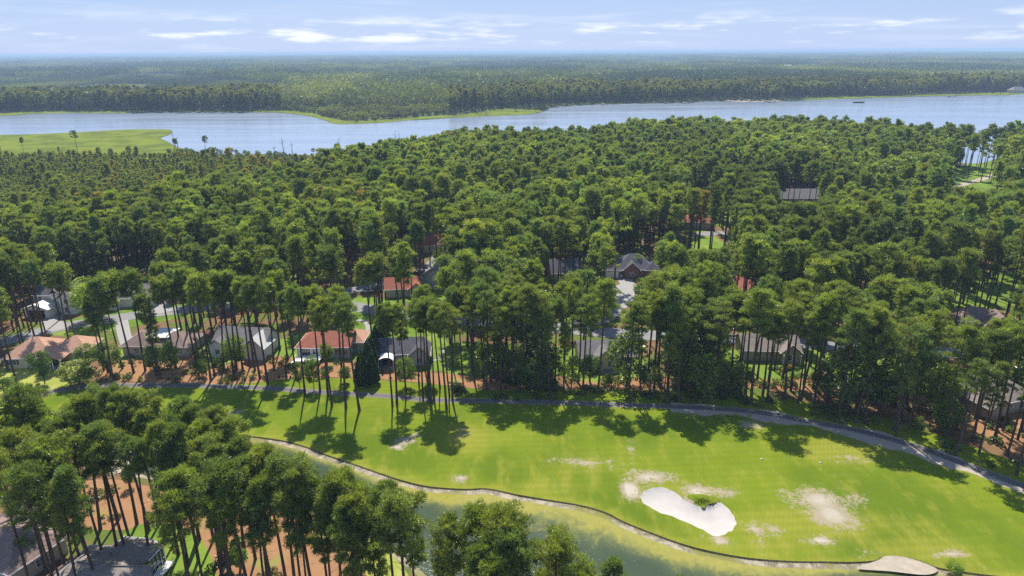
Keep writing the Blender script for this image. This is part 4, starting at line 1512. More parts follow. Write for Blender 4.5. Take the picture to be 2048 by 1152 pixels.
def boat(px, py, L, label, mast, hull):
    x_, y_ = at(px, py)
    r_ = empty('boat', (x_, y_, 0.05), R(4))
    tag(r_, label, 'boat')
    mb = MB()
    a, b = L / 2, L * 0.14
    mb.poly([(-a, -b * .7, 0), (a * .6, -b * .7, 0), (a * .95, 0, 0.1), (a * .6, b * .7, 0), (-a, b * .7, 0), (-a * 1.02, -b, L * .1), (a * .6, -b, L * .1), (a * 1.15, 0, L * .13), (a * .6, b, L * .1), (-a * 1.02, b, L * .1)],
            [(0, 1, 6, 5), (1, 2, 7, 6), (2, 3, 8, 7), (3, 4, 9, 8), (4, 0, 5, 9), (5, 6, 7, 8, 9), (4, 3, 2, 1, 0)])
    mb.build('hull', M[hull], r_)
    MB().box(-a * .4, a * .25, -b * .6, b * .6, L * .1, L * .2).build('cabin', M['paint_white'] if hull != 'paint_white' else M['paint_blue'], r_)
    if mast:
        MB().box(-0.12, 0.12, -0.12, 0.12, L * .2, L * 0.95).build('mast', M['deadwood'], r_, (a * .1, 0, 0))
        MB().box(-a * .8, a * .1, -0.1, 0.1, L * .3, L * .3 + 0.25).build('boom', M['deadwood'], r_)
    return r_


boat(1718, 206, 17, 'dark-hulled sailboat anchored alone on the open river', True, 'paint_black')
boat(1897, 196, 9, 'small pale motorboat moored at the far shore dock', False, 'paint_white')


# cars
def car(px, py, rz, paint, label, z=0.09):
    x_, y_ = at(px, py)
    r_ = empty('parked_car', (x_, y_, z), rz)
    tag(r_, label, 'car', 'cars parked in the neighbourhood')
    prof = [(-2.3, .35), (-2.35, .75), (-2.2, .98), (-1.2, 1.02), (-.5, 1.5), (1.2, 1.52), (1.95, 1.05), (2.3, .95), (2.35, .6), (2.3, .35)]
    n_ = len(prof)
    mb = MB()
    ins = lambda z_: 0.9 if z_ < 1.1 else 0.70
    V = [(a, -ins(b), b) for a, b in prof] + [(a, ins(b), b) for a, b in prof]
    mb.poly(V, [tuple(range(n_)), tuple(range(n_, 2 * n_))[::-1]] + [(i, n_ + i, n_ + (i + 1) % n_, (i + 1) % n_) for i in range(n_)])
    mb.build('body', M[paint], r_)
    g = MB()
    gp = [(-1.05, 1.08), (-.45, 1.44), (1.15, 1.46), (1.75, 1.08)]
    for s in (-1, 1):
        g.poly([(a, s * (0.92 if b < 1.2 else 0.735), b) for a, b in gp], [(0, 1, 2, 3)])
    g.poly([(-1.22, -.8, 1.05), (-1.22, .8, 1.05), (-.54, .66, 1.48), (-.54, -.66, 1.48)], [(0, 1, 2, 3)])
    g.poly([(1.95, -.8, 1.09), (1.95, .8, 1.09), (1.26, .66, 1.52), (1.26, -.66, 1.52)], [(0, 1, 2, 3)])
    g.build('window', M['glass'], r_)
    for a in (-1.45, 1.4):
        for s in (-.86, .86):
            V, q = tube([(a, s - .1, .34), (a, s + .1, .34)], [.34, .34], 12)
            f = [tuple(int(i) for i in t_) for t_ in q] + [tuple(range(12))[::-1], tuple(range(12, 24))]
            me = bpy.data.meshes.new('wheel')
            me.from_pydata([tuple(v) for v in V], [], f)
            me.materials.append(M['rubber'])
            link('wheel', me, r_)
    for s in (-.65, .65):
        MB().box(-2.39, -2.34, s - .16, s + .16, .66, .8).build('headlight', M['trim'], r_)
    return r_


car(1240, 552, R(80), 'paint_white', 'white car on the drive of the brick house, nearer the turning circle')
car(1249, 546, R(85), 'paint_silver', 'pale grey car on the drive, closest to the brick garage')
car(566, 582, R(20), 'paint_black', 'black car parked at the round turning circle')
car(834, 551, R(10), 'paint_black', 'dark car on the drive beside the pale-walled house')
car(735, 585, R(8), 'paint_white', 'white car parked on the side street under pines')
car(752, 584, R(6), 'paint_blue', 'dark blue car parked just behind the white one on the side street')

for (a, b, hgt, lb) in ((573, 756, 3.4, 'tall dark stump standing in the pine straw behind the red-roofed house'), (558, 756, 0.7, 'low dark stump beside the tall one in the pine straw'), (581, 757, 0.7, 'short stub of a stump on the far side of the tall one'),
                        (765, 748, 2.0, 'thin dark stake on the lawn edge below the charcoal-roofed house')):
    x, y = at(a, b)
    V, q = tube([(0, 0, -0.1), (0.03, 0, hgt * 0.5), (0.08, 0.02, hgt)], [0.3, 0.24, 0.16], 7)
    tag(link('stump', mesh_np('stump', V, q, [M['darkwood']]), loc=(x, y, 0)), lb, 'stump')
for (a, b, lb) in ((1523, 919, 'small white tee marker on the open fairway'), (1641, 926, 'tiny white marker nearer the brown scar on the fairway')):
    x, y = at(a, b)
    V, q = tube([(0, 0, 0), (0, 0, 0.12), (0, 0, 0.24)], [0.2, 0.22, 0.06], 8)
    tag(link('tee_marker', mesh_np('tee_marker', V, q, [M['trim']]), loc=(x, y, 0.03)), lb, 'marker')

# the grassy tongue that juts into the bunker, with a small broken stump
x, y = at(1408, 1008)
mb = MB()
g = np.random.default_rng(5)
bs = np.column_stack([g.normal(0, 0.9, 900), g.normal(0.5, 0.6, 900), np.full(900, -0.15)])
dd = np.column_stack([g.normal(0, .35, 900), g.normal(0, .35, 900), np.ones(900)])
dd /= np.linalg.norm(dd, axis=1)[:, None]
V, f = blades(bs, dd, g.uniform(.3, .7, 900), 0.07, g)
tag(link('grass_tuft', mesh_np('grass_tuft', V, f, [M['grassblade']], col={'shade': np.repeat(g.uniform(0, .6, 900), 3)}), loc=(x, y, 0.0)), 'dark rough grass hanging over the notch of the bunker', 'grass', kind='stuff')

# fringe of longer grass along the undercut far bank
L_ = far_line
seg = rng.integers(0, len(L_) - 1, 9000)
tt = rng.uniform(0, 1, len(seg))
bp = L_[seg] + (L_[seg + 1] - L_[seg]) * tt[:, None] + rng.normal(0, 0.28, (len(seg), 2))
base = np.column_stack([bp, np.full(len(seg), -0.02)])
dd = np.column_stack([rng.normal(0, .5, len(seg)), rng.normal(-0.25, .5, len(seg)), rng.uniform(0.2, 1, len(seg))])
dd /= np.linalg.norm(dd, axis=1)[:, None]
V, f = blades(base, dd, rng.uniform(.05, .16, len(seg)), 0.07, rng)
tag(link('bank_grass', mesh_np('bank_grass', V, f, [M['grassblade']], col={'shade': np.repeat(rng.uniform(0.2, 1, len(seg)), 3)})), kind='stuff')


# ------------------------------------------------------------------ trees: where they stand
def pt(px, py, h):
    """Base of a tree of height h whose top shows at a pixel."""
    return at(px, py, h)


PINES = []      # (x, y, height, shape, tint, explicit)
TOPS = [  # near grove on the pond's own side: pixel of crown top, height, shape
    (20, 765, 25, 1), (-40, 800, 24, 0), (62, 800, 22, 5), (135, 790, 24, 0), (175, 776, 24, 5), (212, 770, 25, 3), (262, 769, 25, 0), (240, 792, 24, 2), (308, 790, 24, 5), (345, 798, 24, 0), (98, 828, 22, 5),
    (60, 873, 24, 1), (98, 868, 24, 0), (148, 868, 23, 5), (172, 848, 24, 0), (45, 925, 24, 1), (-20, 900, 24, 1), (72, 985, 18, 5), (88, 940, 22, 4), (350, 818, 23, 2), (378, 806, 24, 4), (426, 800, 24, 2), (445, 838, 23, 0),
    (398, 858, 23, 2), (398, 900, 22, 2), (455, 908, 24, 1), (418, 925, 22, 2), (500, 935, 22, 4), (534, 888, 24, 0), (505, 905, 23, 2), (552, 905, 24, 5), (598, 926, 24, 5), (360, 920, 23, 1), (352, 985, 21, 1), (330, 940, 22, 3),
    (628, 948, 23, 2), (655, 936, 24, 0), (688, 938, 24, 1), (705, 962, 24, 2), (735, 985, 22, 4), (770, 966, 24, 0), (792, 972, 25, 5), (818, 1010, 22, 2), (745, 1055, 17, 4), (690, 1000, 22, 3), (640, 1005, 20, 2),
    (915, 1024, 23, 0), (962, 1005, 24, 2), (985, 1020, 25, 1), (1018, 1042, 24, 0), (960, 1072, 23, 2), (1045, 1062, 23, 5), (1120, 1062, 22, 4), (1128, 1085, 23, 5), (1240, 1091, 22, 4), (1350, 1146, 20, 4), (880, 1080, 18, 4),
    (1000, 1120, 22, 0), (300, 830, 24, 4), (325, 870, 22, 4), (345, 850, 23, 0), (415, 880, 23, 5), (120, 880, 23, 2), (195, 860, 23, 3), (245, 872, 22, 3), (275, 815, 23, 2), (205, 835, 23, 0), (430, 980, 21, 2), (575, 965, 21, 4), (500, 985, 20, 2), (470, 860, 22, 2), (15, 870, 23, 2), (395, 835, 23, 0), (30, 850, 24, 1), (130, 915, 23, 4), (590, 985, 21, 2), (720, 1040, 21, 2), (1165, 1120, 20, 5),
]
for i, (a, b, h, s) in enumerate(TOPS):
    x, y = pt(a, b, h + 1.1)
    PINES.append((x, y, h, s, i, True))
BASES = [  # pines whose foot shows: pixel of foot, height, shape
    (33, 766, 23, 2), (227, 762, 24, 3), (268, 746, 24, 0), (291, 742, 24, 3), (208, 742, 17, 4), (216, 746, 18, 2), (222, 752, 20, 2), (245, 738, 20, 3), (320, 752, 20, 2), (312, 750, 14, 4),
    (352, 736, 22, 3), (392, 722, 23, 0), (398, 728, 23, 3), (412, 732, 24, 2), (422, 762, 25, 3), (430, 752, 24, 5), (448, 738, 23, 2), (468, 748, 24, 0), (472, 742, 23, 3), (486, 742, 24, 5), (500, 736, 22, 2), (510, 742, 22, 0),
    (520, 758, 24, 3), (536, 770, 25, 0), (548, 742, 22, 2), (592, 752, 21, 2), (610, 790, 25, 3), (640, 784, 24, 0), (656, 792, 23, 2), (664, 812, 25, 3), (692, 816, 26, 0), (719, 822, 26, 5), (684, 745, 21, 2), (785, 812, 25, 3),
    (794, 808, 25, 5), (812, 785, 22, 2), (846, 796, 25, 0), (856, 792, 25, 3), (862, 806, 26, 5), (868, 800, 24, 3), (893, 818, 26, 0), (899, 792, 24, 2), (838, 770, 22, 3), (880, 776, 24, 0), (905, 800, 24, 5),
    (16, 742, 22, 0), (6, 725, 22, 5), (142, 705, 22, 3), (50, 700, 24, 3), (60, 665, 22, 0), (120, 640, 22, 2), (100, 700, 23, 0), (155, 690, 22, 2),
    (345, 700, 22, 0), (362, 705, 23, 2), (378, 698, 22, 3), (560, 700, 23, 3), (575, 716, 22, 0), (588, 700, 23, 2), (745, 690, 22, 3), (756, 690, 23, 0), (905, 735, 23, 2), (850, 740, 23, 3), (925, 750, 23, 0), (1505, 745, 23, 0), (1548, 742, 23, 5), (1478, 760, 23, 2), (1950, 838, 24, 1), (2005, 862, 24, 0), (1975, 850, 23, 5), (2035, 880, 24, 5)]
for i, (a, b, h, s) in enumerate(BASES):
    x, y = at(a, b)
    PINES.append((x, y, (h + (1.5 if b < 795 else 0.3) if a < 780 else h - 1.5), {0: 3, 1: 5, 5: 7, 2: 2, 3: 3, 4: 4}[s], i * 3 + 1, True))

# things that have to stay visible through the random woods (photograph pixels: x0, y0, x1, y1)
CLEAR = [(38, 668, 150, 716), (92, 562, 164, 622), (235, 560, 300, 592), (268, 640, 345, 692), (432, 642, 472, 684), (520, 640, 548, 692), (603, 638, 705, 714), (708, 640, 742, 690), (762, 664, 836, 708),
         (1238, 503, 1300, 545), (1240, 560, 1270, 600), (1200, 694, 1228, 708), (1930, 612, 2008, 648), (1384, 452, 1436, 492), (1915, 332, 1988, 376), (1572, 383, 1630, 402), (562, 568, 602, 600), (172, 572, 222, 622),
         (846, 536, 862, 548), (650, 600, 740, 632), (1118, 520, 1150, 540), (150, 625, 300, 655), (1484, 560, 1492, 572),
         (240, 690, 290, 720), (700, 572, 760, 592), (1420, 458, 1450, 470), (1500, 710, 1600, 752)]
CL = np.array(CLEAR, float)

CART = np.array(PATH_PX, float)


def path_y(px):
    return np.interp(px, CART[:, 0], CART[:, 1])


roads = [street1, street2]


def scatter(s, xr, yr, seed):
    g = np.random.default_rng(seed)
    out_ = []
    X, Y = np.meshgrid(np.arange(xr[0], xr[1], s), np.arange(yr[0], yr[1], s * 0.87))
    X = X + (np.arange(X.shape[0]) % 2)[:, None] * s * 0.5
    P = np.column_stack([X.ravel(), Y.ravel()]) + g.uniform(-0.42, 0.42, (X.size, 2)) * s
    return P, g


def vnoise(P, sc, off=0.0):
    return np.array([noise.noise(Vector((p_[0] / sc, p_[1] / sc, off))) for p_ in P])


def PLB(px):
    return np.interp(px, [-300, 0, 250, 450, 600, 720, 850, 900, 901], [560, 540, 500, 455, 415, 380, 345, 330, 0])


P, g = scatter(4.9, (-520, 620), (120, 620), 21)
pp, dep = proj_n(np.column_stack([P, np.zeros(len(P))]))
k = (pp[:, 0] > -190) & (pp[:, 0] < 2250) & (dep > 0)
P, pp, dep = P[k], pp[k], dep[k]
# front boundary: the cart path; left of 920 the strip by the path is planted tree by tree
lim = np.where(pp[:, 0] > 925, path_y(pp[:, 0]) - 6, np.where(pp[:, 0] > 560, 690, 700 - 0.02 * pp[:, 0]))
lim = np.where(pp[:, 0] < -30, 770, lim)
k = pp[:, 1] < lim
k &= ~inside(P, river)
k &= dist_poly(P, river) > 4
k &= ~inside(P, marsh_polys[0]) & ~inside(P, marsh_polys[2])
for (bx, by, br) in BLOCK:
    k &= np.hypot(P[:, 0] - bx, P[:, 1] - by) > br
for rd_ in roads:
    k &= dist_poly(P, rd_, closed=False) > 5.0
P, pp, dep = P[k], pp[k], dep[k]
# the young plantation on the left is planted separately
plant = pp[:, 1] < PLB(pp[:, 0])
P, pp, dep = P[~plant], pp[~plant], dep[~plant]
hn = vnoise(P, 60, 2.0)
H = 22.5 + 3.2 * hn + g.normal(0, 2.3, len(P))
H = np.clip(H, 15, 28)
dens = vnoise(P, 38, 7.0)
k = g.uniform(0, 1, len(P)) < np.clip(1.05 + 0.55 * dens, 0.55, 1)
inlawn = np.zeros(len(P), bool)
for lp in lawn_polys:
    inlawn |= inside(P, lp)
k &= ~inlawn | (g.uniform(0, 1, len(P)) < 0.40)
# keep the sight lines open
top, _ = proj_n(np.column_stack([P, H]))
midc, _ = proj_n(np.column_stack([P, H * 0.52]))
rpx = 4.2 * F / dep
for c_ in CL:
    hit = (top[:, 0] + rpx > c_[0]) & (top[:, 0] - rpx < c_[2]) & (top[:, 1] < c_[3]) & (midc[:, 1] > c_[1]) & (pp[:, 1] > c_[1])
    k &= ~hit
P, pp, dep, H = P[k], pp[k], dep[k], H[k]
for i in range(len(P)):
    PINES.append((P[i, 0], P[i, 1], H[i], int(g.integers(0, NS)), int(g.integers(0, 1000)), False))

# the close row that stands along the path on the right
P, g = scatter(4.6, (-30, 220), (70, 190), 23)
pp, dep = proj_n(np.column_stack([P, np.zeros(len(P))]))
py_ = path_y(pp[:, 0])
k = (pp[:, 0] > 930) & (pp[:, 0] < 2300) & (pp[:, 1] < py_ - 7) & (pp[:, 1] > py_ - 75)
k &= (g.uniform(0, 1, len(P)) < 0.85)
P, pp = P[k], pp[k]
allp = np.array([(a_[0], a_[1]) for a_ in PINES])
for q_, b_ in zip(P, pp):
    if np.min(np.hypot(allp[:, 0] - q_[0], allp[:, 1] - q_[1])) < 2.6:
        continue
    if any(math.hypot(q_[0] - c_[0], q_[1] - c_[1]) < c_[2] * 0.8 for c_ in BLOCK):
        continue
    hh_ = float(np.clip(g.normal(22, 2.5), 15, 27))
    t_, _ = proj_n(np.array([[q_[0], q_[1], hh_], [q_[0], q_[1], hh_ * .5]]))
    if any(t_[0, 0] + 18 > c_[0] and t_[0, 0] - 18 < c_[2] and t_[0, 1] < c_[3] and t_[1, 1] > c_[1] for c_ in CL):
        continue
    PINES.append((q_[0], q_[1], hh_, int(g.integers(0, NS)), int(g.integers(0, 1000)), False))

# how large each one shows: explicit ones and the nearest become individuals
order = sorted(range(len(PINES)), key=lambda i: (math.hypot(PINES[i][0], PINES[i][1])))
vis = []
for i in order:
    x, y, h, s, ti, ex = PINES[i]
    a, b = proj(x, y, h)
    a2, b2 = proj(x, y, h * 0.6)
    if -30 < a < 2078 and b < 1160 and b2 > 0:
        vis.append(i)
INDIV = set(vis[:300])
for i, p_ in enumerate(PINES):
    pass

LANDMARKS = [  # photograph pixel, wording
    (95, 690, 'the peach-roofed bungalow'), (128, 590, 'the white two-storey house'), (268, 578, 'the plain grey-roofed house'), (322, 668, 'the house with white roof section'), (492, 665, 'the white gabled house'),
    (655, 672, 'the red-roofed house'), (800, 684, 'the charcoal-roofed house'), (728, 740, 'the cypress row'), (1210, 690, 'the yellow gabled house'), (1262, 522, 'the brick house'), (1250, 590, 'the pale turning circle'),
    (1535, 680, 'the shaded beige house'), (1965, 628, 'the tan house with arches'), (1985, 770, 'the large tan roof'), (215, 1110, 'the near shingled house'), (10, 1075, 'the brown roof at the edge'), (880, 1110, 'the glittering water'),
    (1380, 1020, 'the sand bunker'), (520, 880, 'the pond tip by the fairway'), (260, 920, 'the water behind the grove'), (620, 1080, 'the dry grass by the pond'), (480, 1060, 'the orange straw clearing'), (700, 790, 'the bare stretch of path'),
    (1420, 818, 'the shaded path bend'), (1800, 890, 'the gravel stretch of path'), (1000, 802, 'the dark stretch of path'), (1560, 740, 'the sunny lawn behind trunks'), (240, 740, 'the sunlit straw bed'), (140, 750, 'the round yellow-green bush'),
    (805, 563, 'the dull red cottage roof'), (580, 585, 'the small turning circle'), (1150, 780, 'the straw below the yellow house'), (1680, 800, 'the straw strip by the gravel'), (1900, 840, 'the far end of the straw strip'), (1330, 700, 'the dense dark thicket')]
ORD = ['closest', 'second closest', 'third closest', 'fourth closest', 'fifth closest', 'sixth closest', 'seventh closest', 'eighth closest', 'ninth closest', 'tenth closest', 'eleventh closest', 'twelfth closest', 'thirteenth closest', 'fourteenth closest'] + ['far off'] * 20


def unique_labels(items, noun):
    """items: list of (key px, py, dist, look words) -> labels that single each one out by look and landmark."""
    keyed = {}
    res = [None] * len(items)
    for i, (a, b, d, look) in enumerate(items):
        best = min(LANDMARKS, key=lambda L: (L[0] - a) ** 2 + ((L[1] - b) * 1.3) ** 2)
        dx, dy = a - best[0], b - best[1]
        if abs(dx) > abs(dy):
            side = 'to the right of' if dx > 0 else 'to the left of'
        else:
            side = 'in front of' if dy > 0 else 'beyond'
        keyed.setdefault((look, side, best[2]), []).append((dx * dx + dy * dy, i))
    for (look, side, lm), L in keyed.items():
        L.sort()
        for r_, (_, i) in enumerate(L):
            if len(L) == 1:
                res[i] = f'{look} {noun} {side} {lm}'
            else:
                res[i] = f'{look} {noun} {side} {lm}, {ORD[r_]}'
    return res


sel = [i for i in vis[:300]]
items = []
for i in sel:
    x, y, h, s, ti, ex = PINES[i]
    a, b = proj(x, y, h * 0.85)
    size = 'tall' if h > 24.5 else ('short' if h < 20.5 else 'middling')
    items.append((a, b, math.hypot(x, y), f'{size} {TINTS[ti % 5][1]} {SHAPES[s][4]}'))
labels = unique_labels(items, 'pine')


def plant_tree(name, pair, x, y, sx, sz, rz, tint, label, cat, group, tilt=(0, 0), crown='crown'):
    r_ = bpy.data.objects.new(name, None)
    COL.objects.link(r_)
    r_.location = (x, y, 0)
    r_.rotation_euler = (tilt[0], tilt[1], rz)
    r_.scale = (sx, sx, sz)
    tag(r_, label, cat, group)
    a = bpy.data.objects.new('trunk', pair[0])
    COL.objects.link(a)
    a.parent = r_
    b = bpy.data.objects.new(crown, pair[1])
    COL.objects.link(b)
    b.parent = r_
    b['tint'] = tint
    return r_


g = np.random.default_rng(77)
for i, lb in zip(sel, labels):
    x, y, h, s, ti, ex = PINES[i]
    d = math.hypot(x, y)
    pair = (NEAR if d < 165 else MIDI)[s]
    ba, tw_ = TINTS[ti % 5]
    j = g.uniform(0.95, 1.05)
    tint = (ba[0] * j, ba[1] * j, ba[2] * j)
    wide = g.uniform(0.88, 1.08) * (0.88 if ex else 0.98)
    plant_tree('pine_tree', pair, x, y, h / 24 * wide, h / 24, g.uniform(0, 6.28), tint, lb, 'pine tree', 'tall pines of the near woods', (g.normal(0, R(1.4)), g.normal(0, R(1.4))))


# ------------------------------------------------------------------ the rest of the woods: one object each, trees placed by geometry nodes
def instancer(name, pts, rot, scl, idx, tint, meshes, label=None):
    me = bpy.data.meshes.new(name)
    P = np.asarray(pts, np.float32)
    me.vertices.add(len(P))
    me.vertices.foreach_set('co', P.ravel())
    for an, ty, arr, key in (('rz', 'FLOAT', rot, 'value'), ('idx', 'INT', idx, 'value')):
        A = me.attributes.new(an, ty, 'POINT')
        A.data.foreach_set(key, np.asarray(arr, np.int32 if ty == 'INT' else np.float32))
    A = me.attributes.new('scl', 'FLOAT_VECTOR', 'POINT')
    A.data.foreach_set('vector', np.asarray(scl, np.float32).ravel())
    A = me.attributes.new('tcol', 'FLOAT_VECTOR', 'POINT')
    A.data.foreach_set('vector', np.asarray(tint, np.float32).ravel())
    me.update()
    o = link(name, me)
    tag(o, label, None, None, 'stuff')
    src = bpy.data.collections.new(name + '_shapes')
    for k_, m_ in enumerate(meshes):
        so = bpy.data.objects.new('%s_shape_%02d' % (name, k_), m_)
        src.objects.link(so)
    ng = bpy.data.node_groups.new(name + '_nodes', 'GeometryNodeTree')
    ng.interface.new_socket('Geometry', in_out='INPUT', socket_type='NodeSocketGeometry')
    ng.interface.new_socket('Geometry', in_out='OUTPUT', socket_type='NodeSocketGeometry')
    N = ng.nodes
    gi, go = N.new('NodeGroupInput'), N.new('NodeGroupOutput')
    iop = N.new('GeometryNodeInstanceOnPoints')
    ci = N.new('GeometryNodeCollectionInfo')
    ci.inputs['Collection'].default_value = src
    ci.inputs['Separate Children'].default_value = True
    ci.inputs['Reset Children'].default_value = True

    def na(nm, ty):
        n_ = N.new('GeometryNodeInputNamedAttribute')
        n_.data_type = ty
        n_.inputs[0].default_value = nm
        return n_.outputs[0]
    ng.links.new(gi.outputs[0], iop.inputs['Points'])
    ng.links.new(ci.outputs[0], iop.inputs['Instance'])
    iop.inputs['Pick Instance'].default_value = True
    ng.links.new(na('idx', 'INT'), iop.inputs['Instance Index'])
    cx = N.new('ShaderNodeCombineXYZ')
    ng.links.new(na('rz', 'FLOAT'), cx.inputs[2])
    ng.links.new(cx.outputs[0], iop.inputs['Rotation'])
    ng.links.new(na('scl', 'FLOAT_VECTOR'), iop.inputs['Scale'])
    st = N.new('GeometryNodeStoreNamedAttribute')
    st.data_type = 'FLOAT_VECTOR'
    st.domain = 'INSTANCE'
    st.inputs['Name'].default_value = 'tint'
    ng.links.new(iop.outputs[0], st.inputs['Geometry'])
    ng.links.new(na('tcol', 'FLOAT_VECTOR'), st.inputs['Value'])
    ng.links.new(st.outputs[0], go.inputs[0])
    md = o.modifiers.new('woods', 'NODES')
    md.node_group = ng
    return o


rest = [p_ for i, p_ in enumerate(PINES) if i not in INDIV]
n_ = len(rest)
A = np.array([(p_[0], p_[1], 0.0) for p_ in rest])
Hh = np.array([p_[2] for p_ in rest])
S = np.array([p_[3] for p_ in rest])
dist = np.hypot(A[:, 0], A[:, 1])
use_mid = dist < 330
idx = np.where(use_mid, S, S + NS)
zn = np.array([noise.noise(Vector((a[0] / 70, a[1] / 70, 5))) for a in A])
base_t = np.array([TINTS[p_[4] % 5][0] for p_ in rest]) * g.uniform(0.75, 1.25, (n_, 1))
base_t *= (1 + 0.4 * zn)[:, None]
wm = g.uniform(0, 1, n_) < 0.14
base_t[wm] *= (1.12, 1.04, 0.95)
lm_ = g.uniform(0, 1, n_) < 0.035
base_t[lm_] = (1.3, 1.35, 0.85)
rust = g.uniform(0, 1, n_) < 0.004
base_t[rust] = (1.6, 0.95, 1.2)
w_ = g.uniform(0.74, 1.00, n_)
scl = np.column_stack([Hh / 24 * w_, Hh / 24 * w_, Hh / 24])
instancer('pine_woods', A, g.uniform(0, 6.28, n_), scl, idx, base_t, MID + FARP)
print('PINES', len(PINES), 'rest', n_, 'vis', len(vis))

# young plantation between the woods and the marsh
P, g = scatter(3.3, (-560, 60), (200, 590), 31)
pp, dep = proj_n(np.column_stack([P, np.zeros(len(P))]))
k = (pp[:, 0] > -200) & (pp[:, 1] < PLB(pp[:, 0])) & (pp[:, 1] > 306) & ~inside(P, river)
P, pp = P[k], pp[k]
P_m = inside(P, marsh_polys[0]) | inside(P, marsh_polys[2])
edge = vnoise(P, 30, 3.0)
rnd_ = g.uniform(0, 1, len(P))
bkz = inside(P, marsh_polys[2]) | ((pp[:, 1] < 326) & (pp[:, 0] > 335) & (pp[:, 0] < 640))
bk_ = bkz & (rnd_ < 0.30)
k = (~P_m & ~bkz) | (P_m & ~bkz & (rnd_ < 0.004)) | bk_
P, pp, edge, bk_ = P[k], pp[k], edge[k], bk_[k]
Hh = np.clip(8.6 + 1.6 * edge + g.normal(0, 1.0, len(P)) + np.clip((pp[:, 1] - 380) * 0.05, 0, 7) + np.clip((pp[:, 0] - 420) * 0.006, 0, 2.5), 5, 17)
tall = (g.uniform(0, 1, len(P)) < 0.02) & ~bk_
Hh[tall] += 6
w_ = g.uniform(0.8, 1.1, len(P))
scl = np.column_stack([Hh / 24 * w_, Hh / 24 * w_, Hh / 24])
tt = np.tile([1.12, 1.05, 0.9], (len(P), 1)) * g.uniform(0.85, 1.2, (len(P), 1)) * (1 + 0.35 * edge)[:, None]
br = (g.uniform(0, 1, len(P)) < 0.10) & (pp[:, 0] > 150)
tt[br] = (1.7, 1.15, 0.9)
idx = g.choice([2, 4, 0, 5], len(P)) + np.where(pp[:, 1] > 400, NS, 0)
hb_ = g.uniform(2.0, 5.5, len(P))
scl[bk_] = np.column_stack([hb_ / 10, hb_ / 10, hb_ / 12])[bk_]
idx[bk_] = 2 * NS + g.integers(0, 3, int(bk_.sum()))
tt[bk_] = np.array([0.75, 0.7, 0.7]) * g.uniform(0.5, 1.3, (int(bk_.sum()), 1))
instancer('young_pine_plantation', np.column_stack([P, np.zeros(len(P))]), g.uniform(0, 6.28, len(P)), scl, idx, tt, FARP + MID + BROAD1)
print('plantation', len(P))

# shade-loving broadleaf understorey through the woods
P, g = scatter(7.6, (-420, 560), (130, 560), 41)
pp, dep = proj_n(np.column_stack([P, np.zeros(len(P))]))
k = (pp[:, 0] > -100) & (pp[:, 0] < 2150) & ~inside(P, river)
lim = np.where(pp[:, 0] > 925, path_y(pp[:, 0]) - 14, 640)
k &= (pp[:, 1] < lim) & (pp[:, 1] > PLB(pp[:, 0]))
for (bx, by, br) in BLOCK:
    k &= np.hypot(P[:, 0] - bx, P[:, 1] - by) > br
for rd_ in roads:
    k &= dist_poly(P, rd_, closed=False) > 6.5
P, pp, dep = P[k], pp[k], dep[k]
un = vnoise(P, 45, 9.0)
k = (un > -0.02) | ((pp[:, 0] > 950) & (pp[:, 1] > 700) & (g.uniform(0, 1, len(P)) < 0.95))
for lp in lawn_polys:
    k &= ~inside(P, lp)
Hh = g.uniform(6, 13.5, len(P)) + np.where((pp[:, 0] > 950) & (pp[:, 1] > 690), 2.5, 0)
top, _ = proj_n(np.column_stack([P, Hh]))
rpx = 3.5 * F / dep
for c_ in CL:
    k &= ~((top[:, 0] + rpx > c_[0]) & (top[:, 0] - rpx < c_[2]) & (top[:, 1] < c_[3]) & (pp[:, 1] > c_[1]))
P, Hh = P[k], Hh[k]
n_ = len(P)
scl = np.column_stack([Hh / 12 * 0.95] * 2 + [Hh / 12])
tt = np.tile([0.9, 0.95, 0.9], (n_, 1)) * g.uniform(0.65, 1.25, (n_, 1))
pale = g.uniform(0, 1, n_) < 0.12
tt[pale] = (1.5, 1.4, 1.0)
instancer('broadleaf_understorey', np.column_stack([P, np.zeros(n_)]), g.uniform(0, 6.28, n_), scl, g.integers(0, 3, n_), tt, BROAD1)
print('understorey', n_)

